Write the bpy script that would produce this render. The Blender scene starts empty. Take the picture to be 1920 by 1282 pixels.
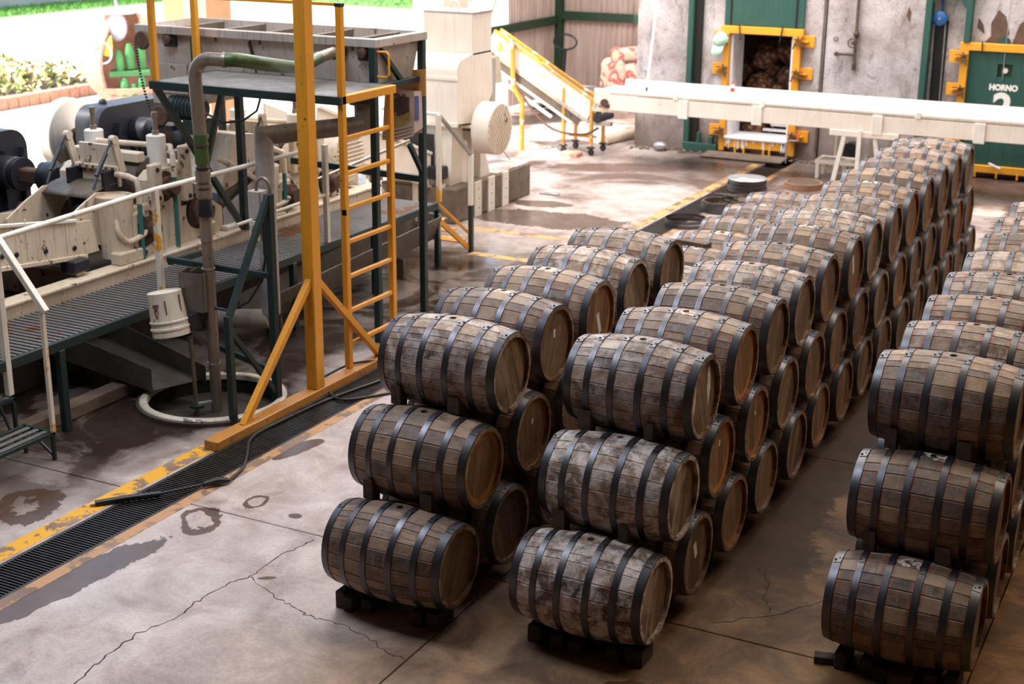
import bpy, bmesh, math, random
from mathutils import Vector, Matrix

C = bpy.context.scene.collection
scn = bpy.context.scene
PI = math.pi
R = math.radians

# ------------------------------------------------------------------ camera
cam_d = bpy.data.cameras.new('camera')
cam = bpy.data.objects.new('camera', cam_d)
C.objects.link(cam)
cam_d.sensor_width = 36.0
cam_d.lens = 50.406
cam_d.clip_end = 300
rx = Vector((0.88828998, 0.45921875, 0.00768375))
up = Vector((-0.14632189, 0.26710044, 0.95249528))
fw = Vector((-0.43535136, 0.84721632, -0.3044564))
m = Matrix((rx, up, -fw)).transposed().to_4x4()
m.translation = Vector((3.23018, -8.13615, 4.58528))
cam.matrix_world = m
cam_d.dof.use_dof = True
cam_d.dof.focus_distance = 9.6
cam_d.dof.aperture_fstop = 2.6
scn.camera = cam

# ------------------------------------------------------------------ light
scn.view_settings.view_transform = 'Standard'
scn.view_settings.look = 'None'
scn.view_settings.gamma = 1
scn.view_settings.use_curve_mapping = False
scn.view_settings.exposure = 0.0
scn.cycles.max_bounces = 8
scn.cycles.diffuse_bounces = 4
scn.cycles.sample_clamp_indirect = 6

w = bpy.data.worlds.new('sky')
scn.world = w
w.use_nodes = True
wn = w.node_tree.nodes
wl = w.node_tree.links
sky = wn.new('ShaderNodeTexSky')
sky.sky_type = 'NISHITA'
sky.sun_disc = False
sky.sun_elevation = R(58)
sky.sun_rotation = R(215)
sky.air_density = 1.3
sky.dust_density = 2.0
wn['Background'].inputs['Strength'].default_value = 0.45
wl.new(sky.outputs[0], wn['Background'].inputs['Color'])

sun_d = bpy.data.lights.new('sun', 'SUN')
sun = bpy.data.objects.new('sun', sun_d)
C.objects.link(sun)
sun_d.energy = 11
sun_d.angle = R(0.6)
sun_d.color = (1.0, 0.95, 0.86)
sun.rotation_euler = Vector((0.42, 0.50, -0.90)).to_track_quat('-Z', 'Y').to_euler()


def overhead_light(x, y, z, sx, sy, power, col):  # unseen area lamps under the closed roof: inferred skylights and added fill
    d = bpy.data.lights.new('overhead_light', 'AREA')
    d.shape = 'RECTANGLE'
    d.size, d.size_y = sx, sy
    d.energy = power
    d.color = col
    o = bpy.data.objects.new('overhead_light', d)
    o.location = (x, y, z)
    C.objects.link(o)


overhead_light(-7.2, 12.0, 8.9, 6.4, 6.0, 1450, (1.0, 0.965, 0.96))
overhead_light(-2.5, 4.6, 8.9, 10, 3.2, 820, (1.0, 0.93, 0.86))
overhead_light(5.4, 4.2, 8.9, 4, 4, 400, (1.0, 0.84, 0.66))  # warm fill added for the right-facing barrel heads
overhead_light(-0.5, 14.4, 8.9, 7, 2.4, 800, (1.0, 0.965, 0.95))  # added to brighten the right part of the oven wall
overhead_light(-5.0, -1.2, 8.9, 4.5, 2.6, 570, (0.78, 0.86, 1.0))

# ------------------------------------------------------------------ helpers
ORG = {}


class MB:
    """collects shapes, then links them as one mesh object"""

    def __init__(s):
        s.v, s.f, s.m = [], [], []
        s.cur = 0

    def add(s, vs, fs):
        n = len(s.v)
        s.v += [tuple(x) for x in vs]
        s.f += [tuple(i + n for i in f) for f in fs]
        s.m += [s.cur] * len(fs)
        return s

    def box(s, lo, hi, b=0.006, rot=None, piv=None):
        lo, hi = Vector(lo), Vector(hi)
        c = (lo + hi) / 2
        h = (hi - lo) / 2
        h = Vector((abs(h.x), abs(h.y), abs(h.z)))
        b = min(b, min(h) * 0.45)
        vs, idx = [], {}
        for sx in (-1, 1):
            for sy in (-1, 1):
                for sz in (-1, 1):
                    for a in range(3):
                        p = Vector((sx * h.x, sy * h.y, sz * h.z))
                        for k, sg in enumerate((sx, sy, sz)):
                            if k != a:
                                p[k] -= sg * b
                        idx[(sx, sy, sz, a)] = len(vs)
                        vs.append(p)
        fs = []
        for a in range(3):
            o = [k for k in range(3) if k != a]
            for sg in (-1, 1):
                q = []
                for t in ((-1, -1), (1, -1), (1, 1), (-1, 1)):
                    k = [0, 0, 0]
                    k[a] = sg
                    k[o[0]], k[o[1]] = t
                    q.append(idx[(*k, a)])
                fs.append(q)
        for a in range(3):
            o = [k for k in range(3) if k != a]
            for s1 in (-1, 1):
                for s2 in (-1, 1):
                    q = []
                    for e, ax in ((-1, o[0]), (1, o[0]), (1, o[1]), (-1, o[1])):
                        k = [0, 0, 0]
                        k[a] = e
                        k[o[0]], k[o[1]] = s1, s2
                        q.append(idx[(*k, ax)])
                    fs.append(q)
        for sx in (-1, 1):
            for sy in (-1, 1):
                for sz in (-1, 1):
                    fs.append([idx[(sx, sy, sz, a)] for a in range(3)])
        if rot is not None:
            mm = rot if isinstance(rot, Matrix) else Matrix.Rotation(rot[1], 3, rot[0])
            pv = Vector(piv) if piv is not None else c
            vs = [mm @ (p + c - pv) + pv for p in vs]
        else:
            vs = [p + c for p in vs]
        return s.add(vs, fs)

    def beam(s, p0, p1, wd, ht, up=(0, 0, 1), b=0.004):
        p0, p1 = Vector(p0), Vector(p1)
        d = (p1 - p0)
        L = d.length
        d.normalize()
        u = Vector(up)
        if abs(d.dot(u)) > 0.98:
            u = Vector((0, 1, 0))
        x = d.cross(u).normalized()
        u = x.cross(d).normalized()
        mm = Matrix((x, d, u)).transposed()
        n = len(s.v)
        s.box((-wd / 2, -L / 2, -ht / 2), (wd / 2, L / 2, ht / 2), b)
        c = (p0 + p1) / 2
        for i in range(n, len(s.v)):
            s.v[i] = tuple(mm @ Vector(s.v[i]) + c)
        return s

    def path(s, pts, r, seg=10, caps=True, radii=None):
        pts = [Vector(p) for p in pts]
        rings = []
        ref = None
        for i, p in enumerate(pts):
            if i == 0:
                d = pts[1] - p
            elif i == len(pts) - 1:
                d = p - pts[i - 1]
            else:
                d = (pts[i + 1] - p).normalized() + (p - pts[i - 1]).normalized()
            d.normalize()
            if ref is None:
                ref = Vector((0, 0, 1)) if abs(d.z) < 0.9 else Vector((1, 0, 0))
            x = d.cross(ref).normalized()
            y = x.cross(d).normalized()
            ref = y
            k = 1.0
            if 0 < i < len(pts) - 1:
                cs = max(0.35, d.dot((pts[i + 1] - p).normalized()))
                k = 1.0
            rr = radii[i] if radii else r
            rings.append([p + (x * math.cos(2 * PI * j / seg) + y * math.sin(2 * PI * j / seg)) * rr * k
                          for j in range(seg)])
        n = len(rings)
        vs = [q for g in rings for q in g]
        fs = []
        for i in range(n - 1):
            for j in range(seg):
                k = (j + 1) % seg
                fs.append((i * seg + j, i * seg + k, (i + 1) * seg + k, (i + 1) * seg + j))
        if caps:
            fs.append(tuple(range(seg))[::-1])
            fs.append(tuple((n - 1) * seg + j for j in range(seg)))
        return s.add(vs, fs)

    def tube(s, p0, p1, r, seg=12, r2=None):
        return s.path([p0, p1], r, seg, True, [r, r if r2 is None else r2])

    def lathe(s, prof, org=(0, 0, 0), ax='Z', seg=24, closed=False):
        org = Vector(org)
        if isinstance(ax, str):
            d = Vector({'X': (1, 0, 0), 'Y': (0, 1, 0), 'Z': (0, 0, 1)}[ax])
        else:
            d = Vector(ax).normalized()
        q = d.to_track_quat('Z', 'Y')
        X, Y = q @ Vector((1, 0, 0)), q @ Vector((0, 1, 0))
        vs, fs = [], []
        n = len(prof)
        for r, h in prof:
            for j in range(seg):
                a = 2 * PI * j / seg
                vs.append(org + d * h + (X * math.cos(a) + Y * math.sin(a)) * max(r, 1e-5))
        for i in range(n - 1 + (1 if closed else 0)):
            i2 = (i + 1) % n
            for j in range(seg):
                k = (j + 1) % seg
                fs.append((i * seg + j, i * seg + k, i2 * seg + k, i2 * seg + j))
        if not closed:
            if prof[0][0] > 1e-4:
                fs.append(tuple(range(seg)))
            if prof[-1][0] > 1e-4:
                fs.append(tuple((n - 1) * seg + j for j in range(seg)))
        return s.add(vs, fs)

    def ring(s, org, r0, r1, h, ax='Z', seg=32):
        return s.lathe([(r0, 0), (r1, 0), (r1, h), (r0, h)], org, ax, seg, True)

    def prism(s, poly, ax, a, b):
        """poly of 2-d points in the plane normal to ax ('X': y,z  'Y': x,z  'Z': x,y)"""
        def P(p, t):
            return {'X': (t, p[0], p[1]), 'Y': (p[0], t, p[1]), 'Z': (p[0], p[1], t)}[ax]
        n = len(poly)
        vs = [P(p, a) for p in poly] + [P(p, b) for p in poly]
        fs = [tuple(range(n)), tuple(range(n, 2 * n))]
        fs += [(i, (i + 1) % n, n + (i + 1) % n, n + i) for i in range(n)]
        return s.add(vs, fs)

    def quad(s, a, b, c, d):
        return s.add([a, b, c, d], [(0, 1, 2, 3)])

    def plate(s, a, b, c, d, t):
        """thin slab through four corners"""
        a, b, c, d = map(Vector, (a, b, c, d))
        n = (b - a).cross(d - a).normalized() * t
        vs = [a, b, c, d, a + n, b + n, c + n, d + n]
        return s.add(vs, [(0, 1, 2, 3), (4, 5, 6, 7), (0, 1, 5, 4), (1, 2, 6, 5), (2, 3, 7, 6), (3, 0, 4, 7)])

    def ball(s, c, r, seg=14, rings=8, sc=(1, 1, 1)):
        pr = [(math.sin(PI * i / rings) * r, -math.cos(PI * i / rings) * r) for i in range(rings + 1)]
        n = len(s.v)
        s.lathe(pr, (0, 0, 0), 'Z', seg)
        for i in range(n, len(s.v)):
            x, y, z = s.v[i]
            s.v[i] = (c[0] + x * sc[0], c[1] + y * sc[1], c[2] + z * sc[2])
        return s

    def build(s, name, mats, parent=None, smooth=35, origin=None, recalc=True):
        o3 = Vector((0, 0, 0))
        if parent is not None:
            o3 = ORG.get(parent.name, Vector((0, 0, 0)))
        elif origin is not None:
            o3 = Vector(origin)
        me = bpy.data.meshes.new(name)
        me.from_pydata([Vector(v) - o3 for v in s.v], [], s.f)
        if not isinstance(mats, (list, tuple)):
            mats = [mats]
        for q in mats:
            me.materials.append(q)
        if len(mats) > 1:
            me.polygons.foreach_set('material_index', s.m)
        if recalc:
            bm = bmesh.new()
            bm.from_mesh(me)
            bmesh.ops.remove_doubles(bm, verts=bm.verts, dist=1e-5)
            bmesh.ops.recalc_face_normals(bm, faces=bm.faces)
            bm.to_mesh(me)
            bm.free()
        if smooth:
            me.polygons.foreach_set('use_smooth', [True] * len(me.polygons))
            me.set_sharp_from_angle(angle=R(smooth))
        me.update()
        o = bpy.data.objects.new(name, me)
        C.objects.link(o)
        if parent is not None:
            o.parent = parent
            ORG[o.name] = o3
        else:
            o.location = o3
            ORG[o.name] = o3
        return o


def thing(name, label, cat, loc=(0, 0, 0), group=None):
    o = bpy.data.objects.new(name, None)
    o.empty_display_size = 0.2
    C.objects.link(o)
    o.location = loc
    ORG[o.name] = Vector(loc)
    o['label'] = label
    o['category'] = cat
    if group:
        o['group'] = group
    return o


def tag(o, label, cat, group=None, kind=None):
    o['label'] = label
    o['category'] = cat
    if group:
        o['group'] = group
    if kind:
        o['kind'] = kind
    return o


def stuff(o):
    o['kind'] = 'stuff'
    return o


def structure(o):
    o['kind'] = 'structure'
    return o


def dup(o, parent=None, **kw):
    c = o.copy()
    C.objects.link(c)
    if parent is not None:
        c.parent = parent
    for k, v in kw.items():
        setattr(c, k, v)
    return c


# ------------------------------------------------------------------ materials
class NT:
    def __init__(s, name):
        s.mat = bpy.data.materials.new(name)
        s.mat.use_nodes = True
        s.t = s.mat.node_tree
        s.b = s.t.nodes['Principled BSDF']
        s.pos = None

    def n(s, typ, props=None, **ins):
        nd = s.t.nodes.new('ShaderNode' + typ)
        for k, v in (props or {}).items():
            setattr(nd, k, v)
        for k, v in ins.items():
            s.put(nd, k, v)
        return nd

    def put(s, nd, k, v):
        key = int(k[1:]) if k[0] == 'i' and k[1:].isdigit() else k.replace('_', ' ')
        i = nd.inputs[key]
        if isinstance(v, bpy.types.NodeSocket):
            s.t.links.new(v, i)
        elif isinstance(v, bpy.types.Node):
            s.t.links.new(v.outputs[0], i)
        else:
            i.default_value = v

    def set(s, **kw):
        for k, v in kw.items():
            s.put(s.b, k, v)
        return s

    def world(s):
        if s.pos is None:
            s.pos = s.n('NewGeometry').outputs['Position']
        return s.pos

    def obj(s):
        return s.n('TexCoord').outputs['Object']

    def noise(s, scale, detail=4, rough=0.6, vec=None, stretch=None, dist=0.0):
        v = vec if vec is not None else s.world()
        if stretch:
            v = s.n('Mapping', None, Vector=v, Scale=stretch).outputs[0]
        return s.n('TexNoise', None, Vector=v, Scale=scale, Detail=detail, Roughness=rough, Distortion=dist).outputs[0]

    def ramp(s, fac, stops, interp='LINEAR'):
        nd = s.n('ValToRGB', None, Fac=fac)
        cr = nd.color_ramp
        cr.interpolation = interp
        while len(cr.elements) > 1:
            cr.elements.remove(cr.elements[-1])
        cr.elements[0].position = stops[0][0]
        cr.elements[0].color = col4(stops[0][1])
        for p, c in stops[1:]:
            e = cr.elements.new(p)
            e.color = col4(c)
        return nd.outputs[0]

    def mix(s, fac, a, b, mode='MIX'):
        nd = s.n('MixRGB', {'blend_type': mode}, Fac=fac)
        s.put(nd, 'Color1', col4(a) if isinstance(a, (tuple, float)) else a)
        s.put(nd, 'Color2', col4(b) if isinstance(b, (tuple, float)) else b)
        return nd.outputs[0]

    def math(s, op, a, b=0.0, clamp=False):
        nd = s.n('Math', {'operation': op, 'use_clamp': clamp}, i0=a, i1=b)
        return nd.outputs[0]

    def bump(s, h, strength=0.3, dist=0.01):
        nd = s.n('Bump', None, Height=h, Strength=strength, Distance=dist)
        s.put(s.b, 'Normal', nd.outputs[0])


def col4(c):
    if isinstance(c, (int, float)):
        c = (c, c, c)
    return tuple(c) + (1.0,) if len(c) == 3 else tuple(c)


def srgb(r, g, b):
    f = lambda v: (v / 255 / 12.92) if v <= 10 else ((v / 255 + 0.055) / 1.055) ** 2.4
    return (f(r), f(g), f(b))


def paint(name, base, under=(0.09, 0.055, 0.035), amount=0.35, scale=7.0, rough=0.5, dirt=0.35, metal=0.0, streak=True):
    """worn paint: chips to the metal under it, rusty streaks and dull dirt"""
    t = NT(name)
    n1 = t.noise(scale, 6, 0.7)
    n2 = t.noise(1.6, 3, 0.5)
    n3 = t.noise(3.0, 4, 0.6, stretch=(9, 9, 0.7)) if streak else t.noise(9, 4)
    lo = 0.72 - amount * 0.22
    chip = t.ramp(n1, [(lo - 0.015, 0.0), (lo + 0.015, 1.0)])
    b2 = tuple(c * (0.72 if k == 0 else 0.62 if k == 1 else 0.5) for k, c in enumerate(base))
    c = t.mix(t.ramp(n2, [(0.35, 0.0), (0.75, dirt * 1.6)]), base, b2)
    c = t.mix(t.ramp(n3, [(0.52, 0.0), (0.78, dirt * 1.3)]), c, tuple(x * 0.5 + y * 0.4 for x, y in zip(b2, under)))
    c = t.mix(chip, c, under)
    t.set(Base_Color=c, Roughness=t.ramp(n2, [(0.3, rough - 0.1), (0.7, rough + 0.18)]), Metallic=metal)
    t.bump(t.mix(0.5, n1, chip), 0.12, 0.004)
    return t.mat


def plain(name, base, rough=0.6, metal=0.0, var=0.25, scale=14.0, bump=0.1):
    t = NT(name)
    n = t.noise(scale, 5, 0.65)
    c = t.mix(t.ramp(n, [(0.3, 0.0), (0.7, 1.0)]), tuple(x * (1 - var) for x in base), tuple(min(1, x * (1 + var * 0.6)) for x in base))
    t.set(Base_Color=c, Roughness=rough, Metallic=metal)
    if bump:
        t.bump(n, bump, 0.004)
    return t.mat


M = {}
M['yellow'] = paint('yellow_paint', (0.70, 0.30, 0.018), (0.10, 0.055, 0.03), 0.22, 9, 0.42, 0.3)
M['yellow_bright'] = paint('oven_yellow_paint', (0.82, 0.36, 0.022), (0.30, 0.15, 0.05), 0.12, 9, 0.5, 0.2)
M['cream'] = paint('cream_paint', (0.70, 0.60, 0.475), (0.07, 0.04, 0.025), 0.46, 7, 0.45, 0.5)
M['cream_clean'] = paint('cream_paint_clean', (0.80, 0.72, 0.63), (0.35, 0.18, 0.07), 0.12, 6, 0.5, 0.25)
M['white'] = paint('white_paint', (0.80, 0.77, 0.70), (0.25, 0.13, 0.05), 0.16, 8, 0.45, 0.3)
M['white_worn'] = paint('white_yellow_paint', (0.80, 0.74, 0.64), (0.72, 0.33, 0.03), 0.60, 4, 0.45, 0.3)
M['yellow_worn'] = paint('yellow_white_paint', (0.62, 0.29, 0.03), (0.75, 0.70, 0.62), 0.62, 6, 0.45, 0.3)
M['green'] = paint('dark_green_paint', (0.009, 0.027, 0.027), (0.06, 0.05, 0.04), 0.16, 8, 0.42, 0.2)
M['green_mid'] = paint('oven_green_paint', (0.016, 0.078, 0.062), (0.30, 0.28, 0.24), 0.06, 7, 0.5, 0.25)
M['teal'] = paint('teal_paint', (0.03, 0.17, 0.17), (0.09, 0.06, 0.04), 0.4, 8, 0.5, 0.4)
M['steel'] = paint('stained_steel', (0.52, 0.48, 0.45), (0.10, 0.07, 0.05), 0.30, 5, 0.5, 0.6, 0.25)
M['steel_dark'] = paint('dark_stained_steel', (0.16, 0.135, 0.115), (0.05, 0.035, 0.025), 0.4, 5, 0.5, 0.7, 0.3)
M['chute'] = plain('chute_dark_steel', (0.075, 0.062, 0.052), 0.55, 0.2, 0.4, 5)
M['galv'] = plain('galvanised_steel', (0.42, 0.41, 0.41), 0.42, 0.5, 0.3, 6)
M['pipe'] = paint('pipe_steel', (0.28, 0.23, 0.185), (0.12, 0.07, 0.04), 0.35, 6, 0.38, 0.6, 0.5)
M['iron'] = plain('black_iron', (0.022, 0.023, 0.030), 0.45, 0.3, 0.4, 10)
M['navy'] = plain('gearbox_dark_paint', (0.020, 0.020, 0.029), 0.42, 0.0, 0.35, 5)
M['rust'] = plain('rusty_iron', (0.10, 0.052, 0.034), 0.7, 0.2, 0.5, 18, 0.3)
M['brown'] = plain('brown_disc_paint', (0.13, 0.085, 0.055), 0.6, 0.0, 0.4, 7)
M['black'] = plain('black_rubber', (0.012, 0.012, 0.013), 0.45, 0.0, 0.3, 20)
M['hose_green'] = plain('green_hose', (0.045, 0.085, 0.022), 0.4, 0.0, 0.3, 8)
M['grate'] = plain('grate_steel', (0.075, 0.066, 0.062), 0.36, 0.6, 0.4, 9)
M['slat'] = paint('walkway_slat_steel', (0.26, 0.26, 0.27), (0.24, 0.11, 0.045), 0.62, 1.6, 0.36, 0.3, 0.6)
M['block'] = plain('dark_timber', (0.05, 0.036, 0.027), 0.8, 0, 0.5, 16, 0.3)
M['wedge'] = plain('chock_timber', (0.105, 0.068, 0.044), 0.75, 0, 0.5, 20, 0.3)
M['redplastic'] = plain('red_plastic', (0.65, 0.05, 0.05), 0.4)
M['paper'] = plain('paper_label', (0.75, 0.70, 0.62), 0.7, 0, 0.15)
M['card'] = plain('cardboard', (0.62, 0.33, 0.10), 0.8, 0, 0.15, 6)
M['blue'] = plain('blue_hoist_paint', (0.02, 0.11, 0.33), 0.4, 0, 0.15)
M['orange'] = plain('orange_tape', (0.8, 0.16, 0.06), 0.6)
M['rod'] = plain('white_rod', (0.85, 0.85, 0.82), 0.4)
M['mint'] = plain('mint_cloth', (0.50, 0.74, 0.60), 0.85, 0, 0.12)
M['water'] = plain('dark_mash', (0.012, 0.009, 0.007), 0.5, 0, 0.15, 4, 0.02)
M['letter'] = plain('white_lettering', (0.82, 0.80, 0.74), 0.6, 0, 0.06)
M['inkbrown'] = plain('brown_ink', (0.16, 0.07, 0.05), 0.7, 0, 0.1)
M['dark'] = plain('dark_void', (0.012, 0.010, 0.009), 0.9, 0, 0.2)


def m_concrete_wall():
    t = NT('oven_wall_concrete')
    a = t.noise(1.1, 6, 0.62)
    b = t.noise(3.5, 6, 0.65, stretch=(1, 1, 0.35))
    f = t.noise(26, 4, 0.7)
    c = t.ramp(a, [(0.28, srgb(122, 110, 106)), (0.45, srgb(176, 166, 164)), (0.6, srgb(204, 197, 197)), (0.75, srgb(222, 217, 219))])
    c = t.mix(t.ramp(b, [(0.56, 0.0), (0.70, 0.75)]), c, srgb(96, 76, 64))
    c = t.mix(t.ramp(f, [(0.35, 0.30), (0.65, 0.0)]), c, srgb(90, 74, 66))
    c = t.mix(t.ramp(t.noise(5.5, 8, 0.75, dist=0.8), [(0.56, 0.0), (0.64, 0.55)]), c, srgb(104, 90, 84))
    # damp, dirty foot of the wall
    z = t.n('SeparateXYZ', None, Vector=t.world()).outputs[2]
    zz = t.math('ADD', z, t.math('MULTIPLY', t.math('SUBTRACT', b, 0.5), 1.2))
    c = t.mix(t.ramp(zz, [(0.15, 0.75), (0.95, 0.0)]), c, srgb(112, 92, 78))
    # big dark stain over the right-hand door
    x = t.n('SeparateXYZ', None, Vector=t.world()).outputs[0]
    mk = t.math('MULTIPLY', t.ramp(x, [(0.0, 0.0)]), 1.0)
    t.set(Base_Color=c, Roughness=0.85)
    v = t.n('TexVoronoi', {'feature': 'DISTANCE_TO_EDGE'}, Vector=t.n('Mapping', None, Vector=t.world(), Scale=(1.3, 1.0, 1.0)).outputs[0], Scale=1.1)
    t.bump(t.mix(0.6, f, a), 0.35, 0.02)
    return t.mat


M['wall'] = m_concrete_wall()
M['stain'] = plain('dark_damp_patch', srgb(98, 76, 62), 0.9, 0, 0.3, 9)
M['chamber'] = plain('chamber_plaster', srgb(196, 172, 160), 0.9, 0, 0.2, 3)
M['limewash'] = plain('white_limewash', (0.80, 0.78, 0.80), 0.8, 0, 0.12, 5)
M['plinth'] = plain('plinth_concrete', srgb(112, 96, 82), 0.9, 0, 0.4, 5, 0.3)
M['plinth_dark'] = plain('dark_plinth_concrete', srgb(66, 54, 46), 0.85, 0, 0.5, 4, 0.3)


def m_floor():
    """one concrete for every slab: pale, with brown grime towards the right and wet dark stains"""
    t = NT('floor_concrete')
    P = t.world()
    sp = t.n('SeparateXYZ', None, Vector=P)
    x, y = sp.outputs[0], sp.outputs[1]
    a = t.noise(0.55, 7, 0.62)
    b = t.noise(2.2, 7, 0.66, dist=0.6)
    f = t.noise(40, 4, 0.7)
    st = t.noise(1.3, 6, 0.6, stretch=(1.0, 0.25, 1))
    c = t.ramp(b, [(0.25, srgb(126, 108, 100)), (0.42, srgb(170, 153, 145)), (0.56, srgb(194, 179, 172)), (0.72, srgb(212, 201, 196))])
    c = t.mix(t.ramp(st, [(0.46, 0.0), (0.66, 0.5)]), c, srgb(214, 202, 196))
    # brown grime right of the long joint
    xa = t.math('ADD', x, t.math('MULTIPLY', t.math('SUBTRACT', a, 0.5), 2.0))
    g = t.ramp(t.n('MapRange', None, Value=xa, i1=-2.5, i2=2.2).outputs[0], [(0.0, 0.0), (0.38, 0.85), (1.0, 1.0)])
    far = t.ramp(t.n('MapRange', None, Value=y, i1=5.0, i2=11.0).outputs[0], [(0.0, 1.0), (1.0, 0.15)])
    grime = t.ramp(b, [(0.3, srgb(62, 42, 24)), (0.48, srgb(112, 79, 45)), (0.62, srgb(146, 107, 64)), (0.75, srgb(170, 132, 88))])
    gf = t.math('MULTIPLY', g, far)
    c = t.mix(gf, c, grime)
    # wet side of the grate around tank and walkway
    ya = t.math('ADD', y, t.math('MULTIPLY', t.math('SUBTRACT', a, 0.5), 2.5))
    wl_ = t.ramp(t.n('MapRange', None, Value=xa, i1=-4.75, i2=-3.95).outputs[0], [(0.0, 1.0), (1.0, 0.0)])
    wy_ = t.ramp(t.n('MapRange', None, Value=ya, i1=7.0, i2=9.5).outputs[0], [(0.0, 1.0), (1.0, 0.0)])
    wn2 = t.ramp(t.n('MapRange', None, Value=ya, i1=-1.6, i2=0.6).outputs[0], [(0.0, 0.45), (1.0, 1.0)])
    wet = t.math('MULTIPLY', t.math('MULTIPLY', wl_, wy_), wn2)
    blot = t.ramp(t.noise(0.9, 6, 0.6, dist=0.8), [(0.47, 0.0), (0.535, 1.0)])
    wetc = t.math('MULTIPLY', wet, t.math('ADD', t.math('MULTIPLY', blot, 0.3), 0.8), True)
    c = t.mix(wetc, c, srgb(40, 30, 24))
    # puddles and drying wet rings, each with its own ragged edge
    pn = t.noise(3.2, 7, 0.68, dist=0.3)
    pud = None
    for (px, py, rx_, ry_, ang, hole) in ((-3.50, -1.62, .17, .95, -.10, 0), (-3.36, -.40, .17, .27, .5, .55), (-4.70, -.85, .28, .34, .3, .2), (-3.55, 1.10, .10, .30, -.2, 0),
                                         (-3.20, .05, .09, .14, .2, .6), (-2.78, -.02, .06, .05, 0, 0), (-2.35, -.95, .07, .025, .6, 0), (.35, -1.45, .28, .55, -.5, 0), (-3.3, 1.9, .12, .3, 0, .3), (-5.5, 10.0, 1.35, .55, .1, 0), (-6.1, 10.9, .5, .25, .2, 0)):
        dx = t.math('SUBTRACT', x, px)
        dy = t.math('SUBTRACT', y, py)
        ca, sa = math.cos(ang), math.sin(ang)
        u = t.math('ADD', t.math('MULTIPLY', dx, ca / rx_), t.math('MULTIPLY', dy, sa / rx_))
        v = t.math('ADD', t.math('MULTIPLY', dx, -sa / ry_), t.math('MULTIPLY', dy, ca / ry_))
        d2 = t.math('ADD', t.math('MULTIPLY', u, u), t.math('MULTIPLY', v, v))
        d2 = t.math('ADD', d2, t.math('MULTIPLY', t.math('SUBTRACT', pn, 0.5), 2.4))
        if hole:
            k = t.ramp(d2, [(max(0.0, hole * .55), 0.0), (hole * .55 + .05, 1.0), (.86, 1.0), (.90, 0.0)])
        else:
            k = t.ramp(d2, [(.86, 1.0), (.90, 0.0)])
        pud = k if pud is None else t.math('MAXIMUM', pud, k)
    c = t.mix(t.math('MULTIPLY', pud, .85), c, srgb(70, 48, 32))
    wetc = t.math('MAXIMUM', wetc, t.math('MULTIPLY', pud, .35))
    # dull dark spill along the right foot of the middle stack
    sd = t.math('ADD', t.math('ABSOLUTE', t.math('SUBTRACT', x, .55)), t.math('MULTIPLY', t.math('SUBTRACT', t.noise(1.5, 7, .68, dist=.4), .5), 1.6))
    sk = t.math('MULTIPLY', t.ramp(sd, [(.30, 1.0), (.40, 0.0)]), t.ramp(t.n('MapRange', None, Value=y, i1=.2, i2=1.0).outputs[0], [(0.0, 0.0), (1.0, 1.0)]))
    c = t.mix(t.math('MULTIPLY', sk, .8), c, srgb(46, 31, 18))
    # far damp stains before the ovens
    fy = t.ramp(t.n('MapRange', None, Value=y, i1=8.2, i2=9.5).outputs[0], [(0.0, 0.0), (1.0, 1.0)])
    fb = t.math('MULTIPLY', fy, t.ramp(t.noise(0.45, 5, 0.55, dist=0.5), [(0.50, 0.0), (0.58, 0.85)]))
    c = t.mix(fb, c, srgb(88, 66, 54))
    # soot-dark apron in front of the ovens
    ov = t.math('MULTIPLY', t.ramp(t.n('MapRange', None, Value=ya, i1=13.2, i2=14.6).outputs[0], [(0.0, 0.0), (1.0, 0.8)]),
                t.ramp(t.n('MapRange', None, Value=x, i1=-6.6, i2=-5.4).outputs[0], [(0.0, 0.0), (1.0, 1.0)]))
    c = t.mix(ov, c, srgb(84, 64, 56))
    c = t.mix(t.ramp(f, [(0.35, 0.22), (0.6, 0.0)]), c, srgb(80, 62, 50))
    rgh = t.ramp(t.noise(1.1, 6, 0.7, dist=0.5), [(0.36, 0.20), (0.5, 0.30), (0.68, 0.46)])
    rgh = t.mix(gf, rgh, (0.62, 0.62, 0.62))
    rgh = t.mix(wetc, rgh, t.ramp(t.noise(1.6, 5, 0.6, dist=0.4), [(0.40, 0.10), (0.60, 0.34)]))
    t.set(Base_Color=c, Roughness=rgh)
    t.put(t.b, 'Specular IOR Level', t.ramp(gf, [(0.0, 0.55), (1.0, 0.25)]))
    t.bump(t.mix(0.35, f, b), 0.10, 0.006)
    return t.mat


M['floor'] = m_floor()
M['subfloor'] = plain('joint_dirt', (0.035, 0.028, 0.022), 0.9, 0, 0.3)


def m_line(name, colr, wear):
    t = NT(name)
    n = t.noise(4.5, 9, 0.72, dist=0.4)
    n2 = t.noise(1.4, 3, 0.5)
    fac = t.ramp(t.math('ADD', t.math('MULTIPLY', n, 0.7), t.math('MULTIPLY', n2, 0.3)), [(wear - 0.01, 1.0), (wear + 0.02, 0.0)])
    c = t.mix(fac, t.ramp(n2, [(0.3, srgb(96, 76, 62)), (0.7, srgb(150, 124, 104))]), colr)
    t.set(Base_Color=c, Roughness=0.45)
    return t.mat


M['line_yellow'] = m_line('yellow_line_paint', (0.72, 0.36, 0.02), 0.515)
M['line_orange'] = m_line('faded_line_paint', (0.46, 0.25, 0.12), 0.50)
M['line_far'] = m_line('worn_far_line_paint', (0.60, 0.34, 0.12), 0.505)
M['beam'] = paint('floor_beam_paint', (0.52, 0.235, 0.05), (0.24, 0.13, 0.07), 0.55, 5, 0.34, 0.5)


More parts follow.
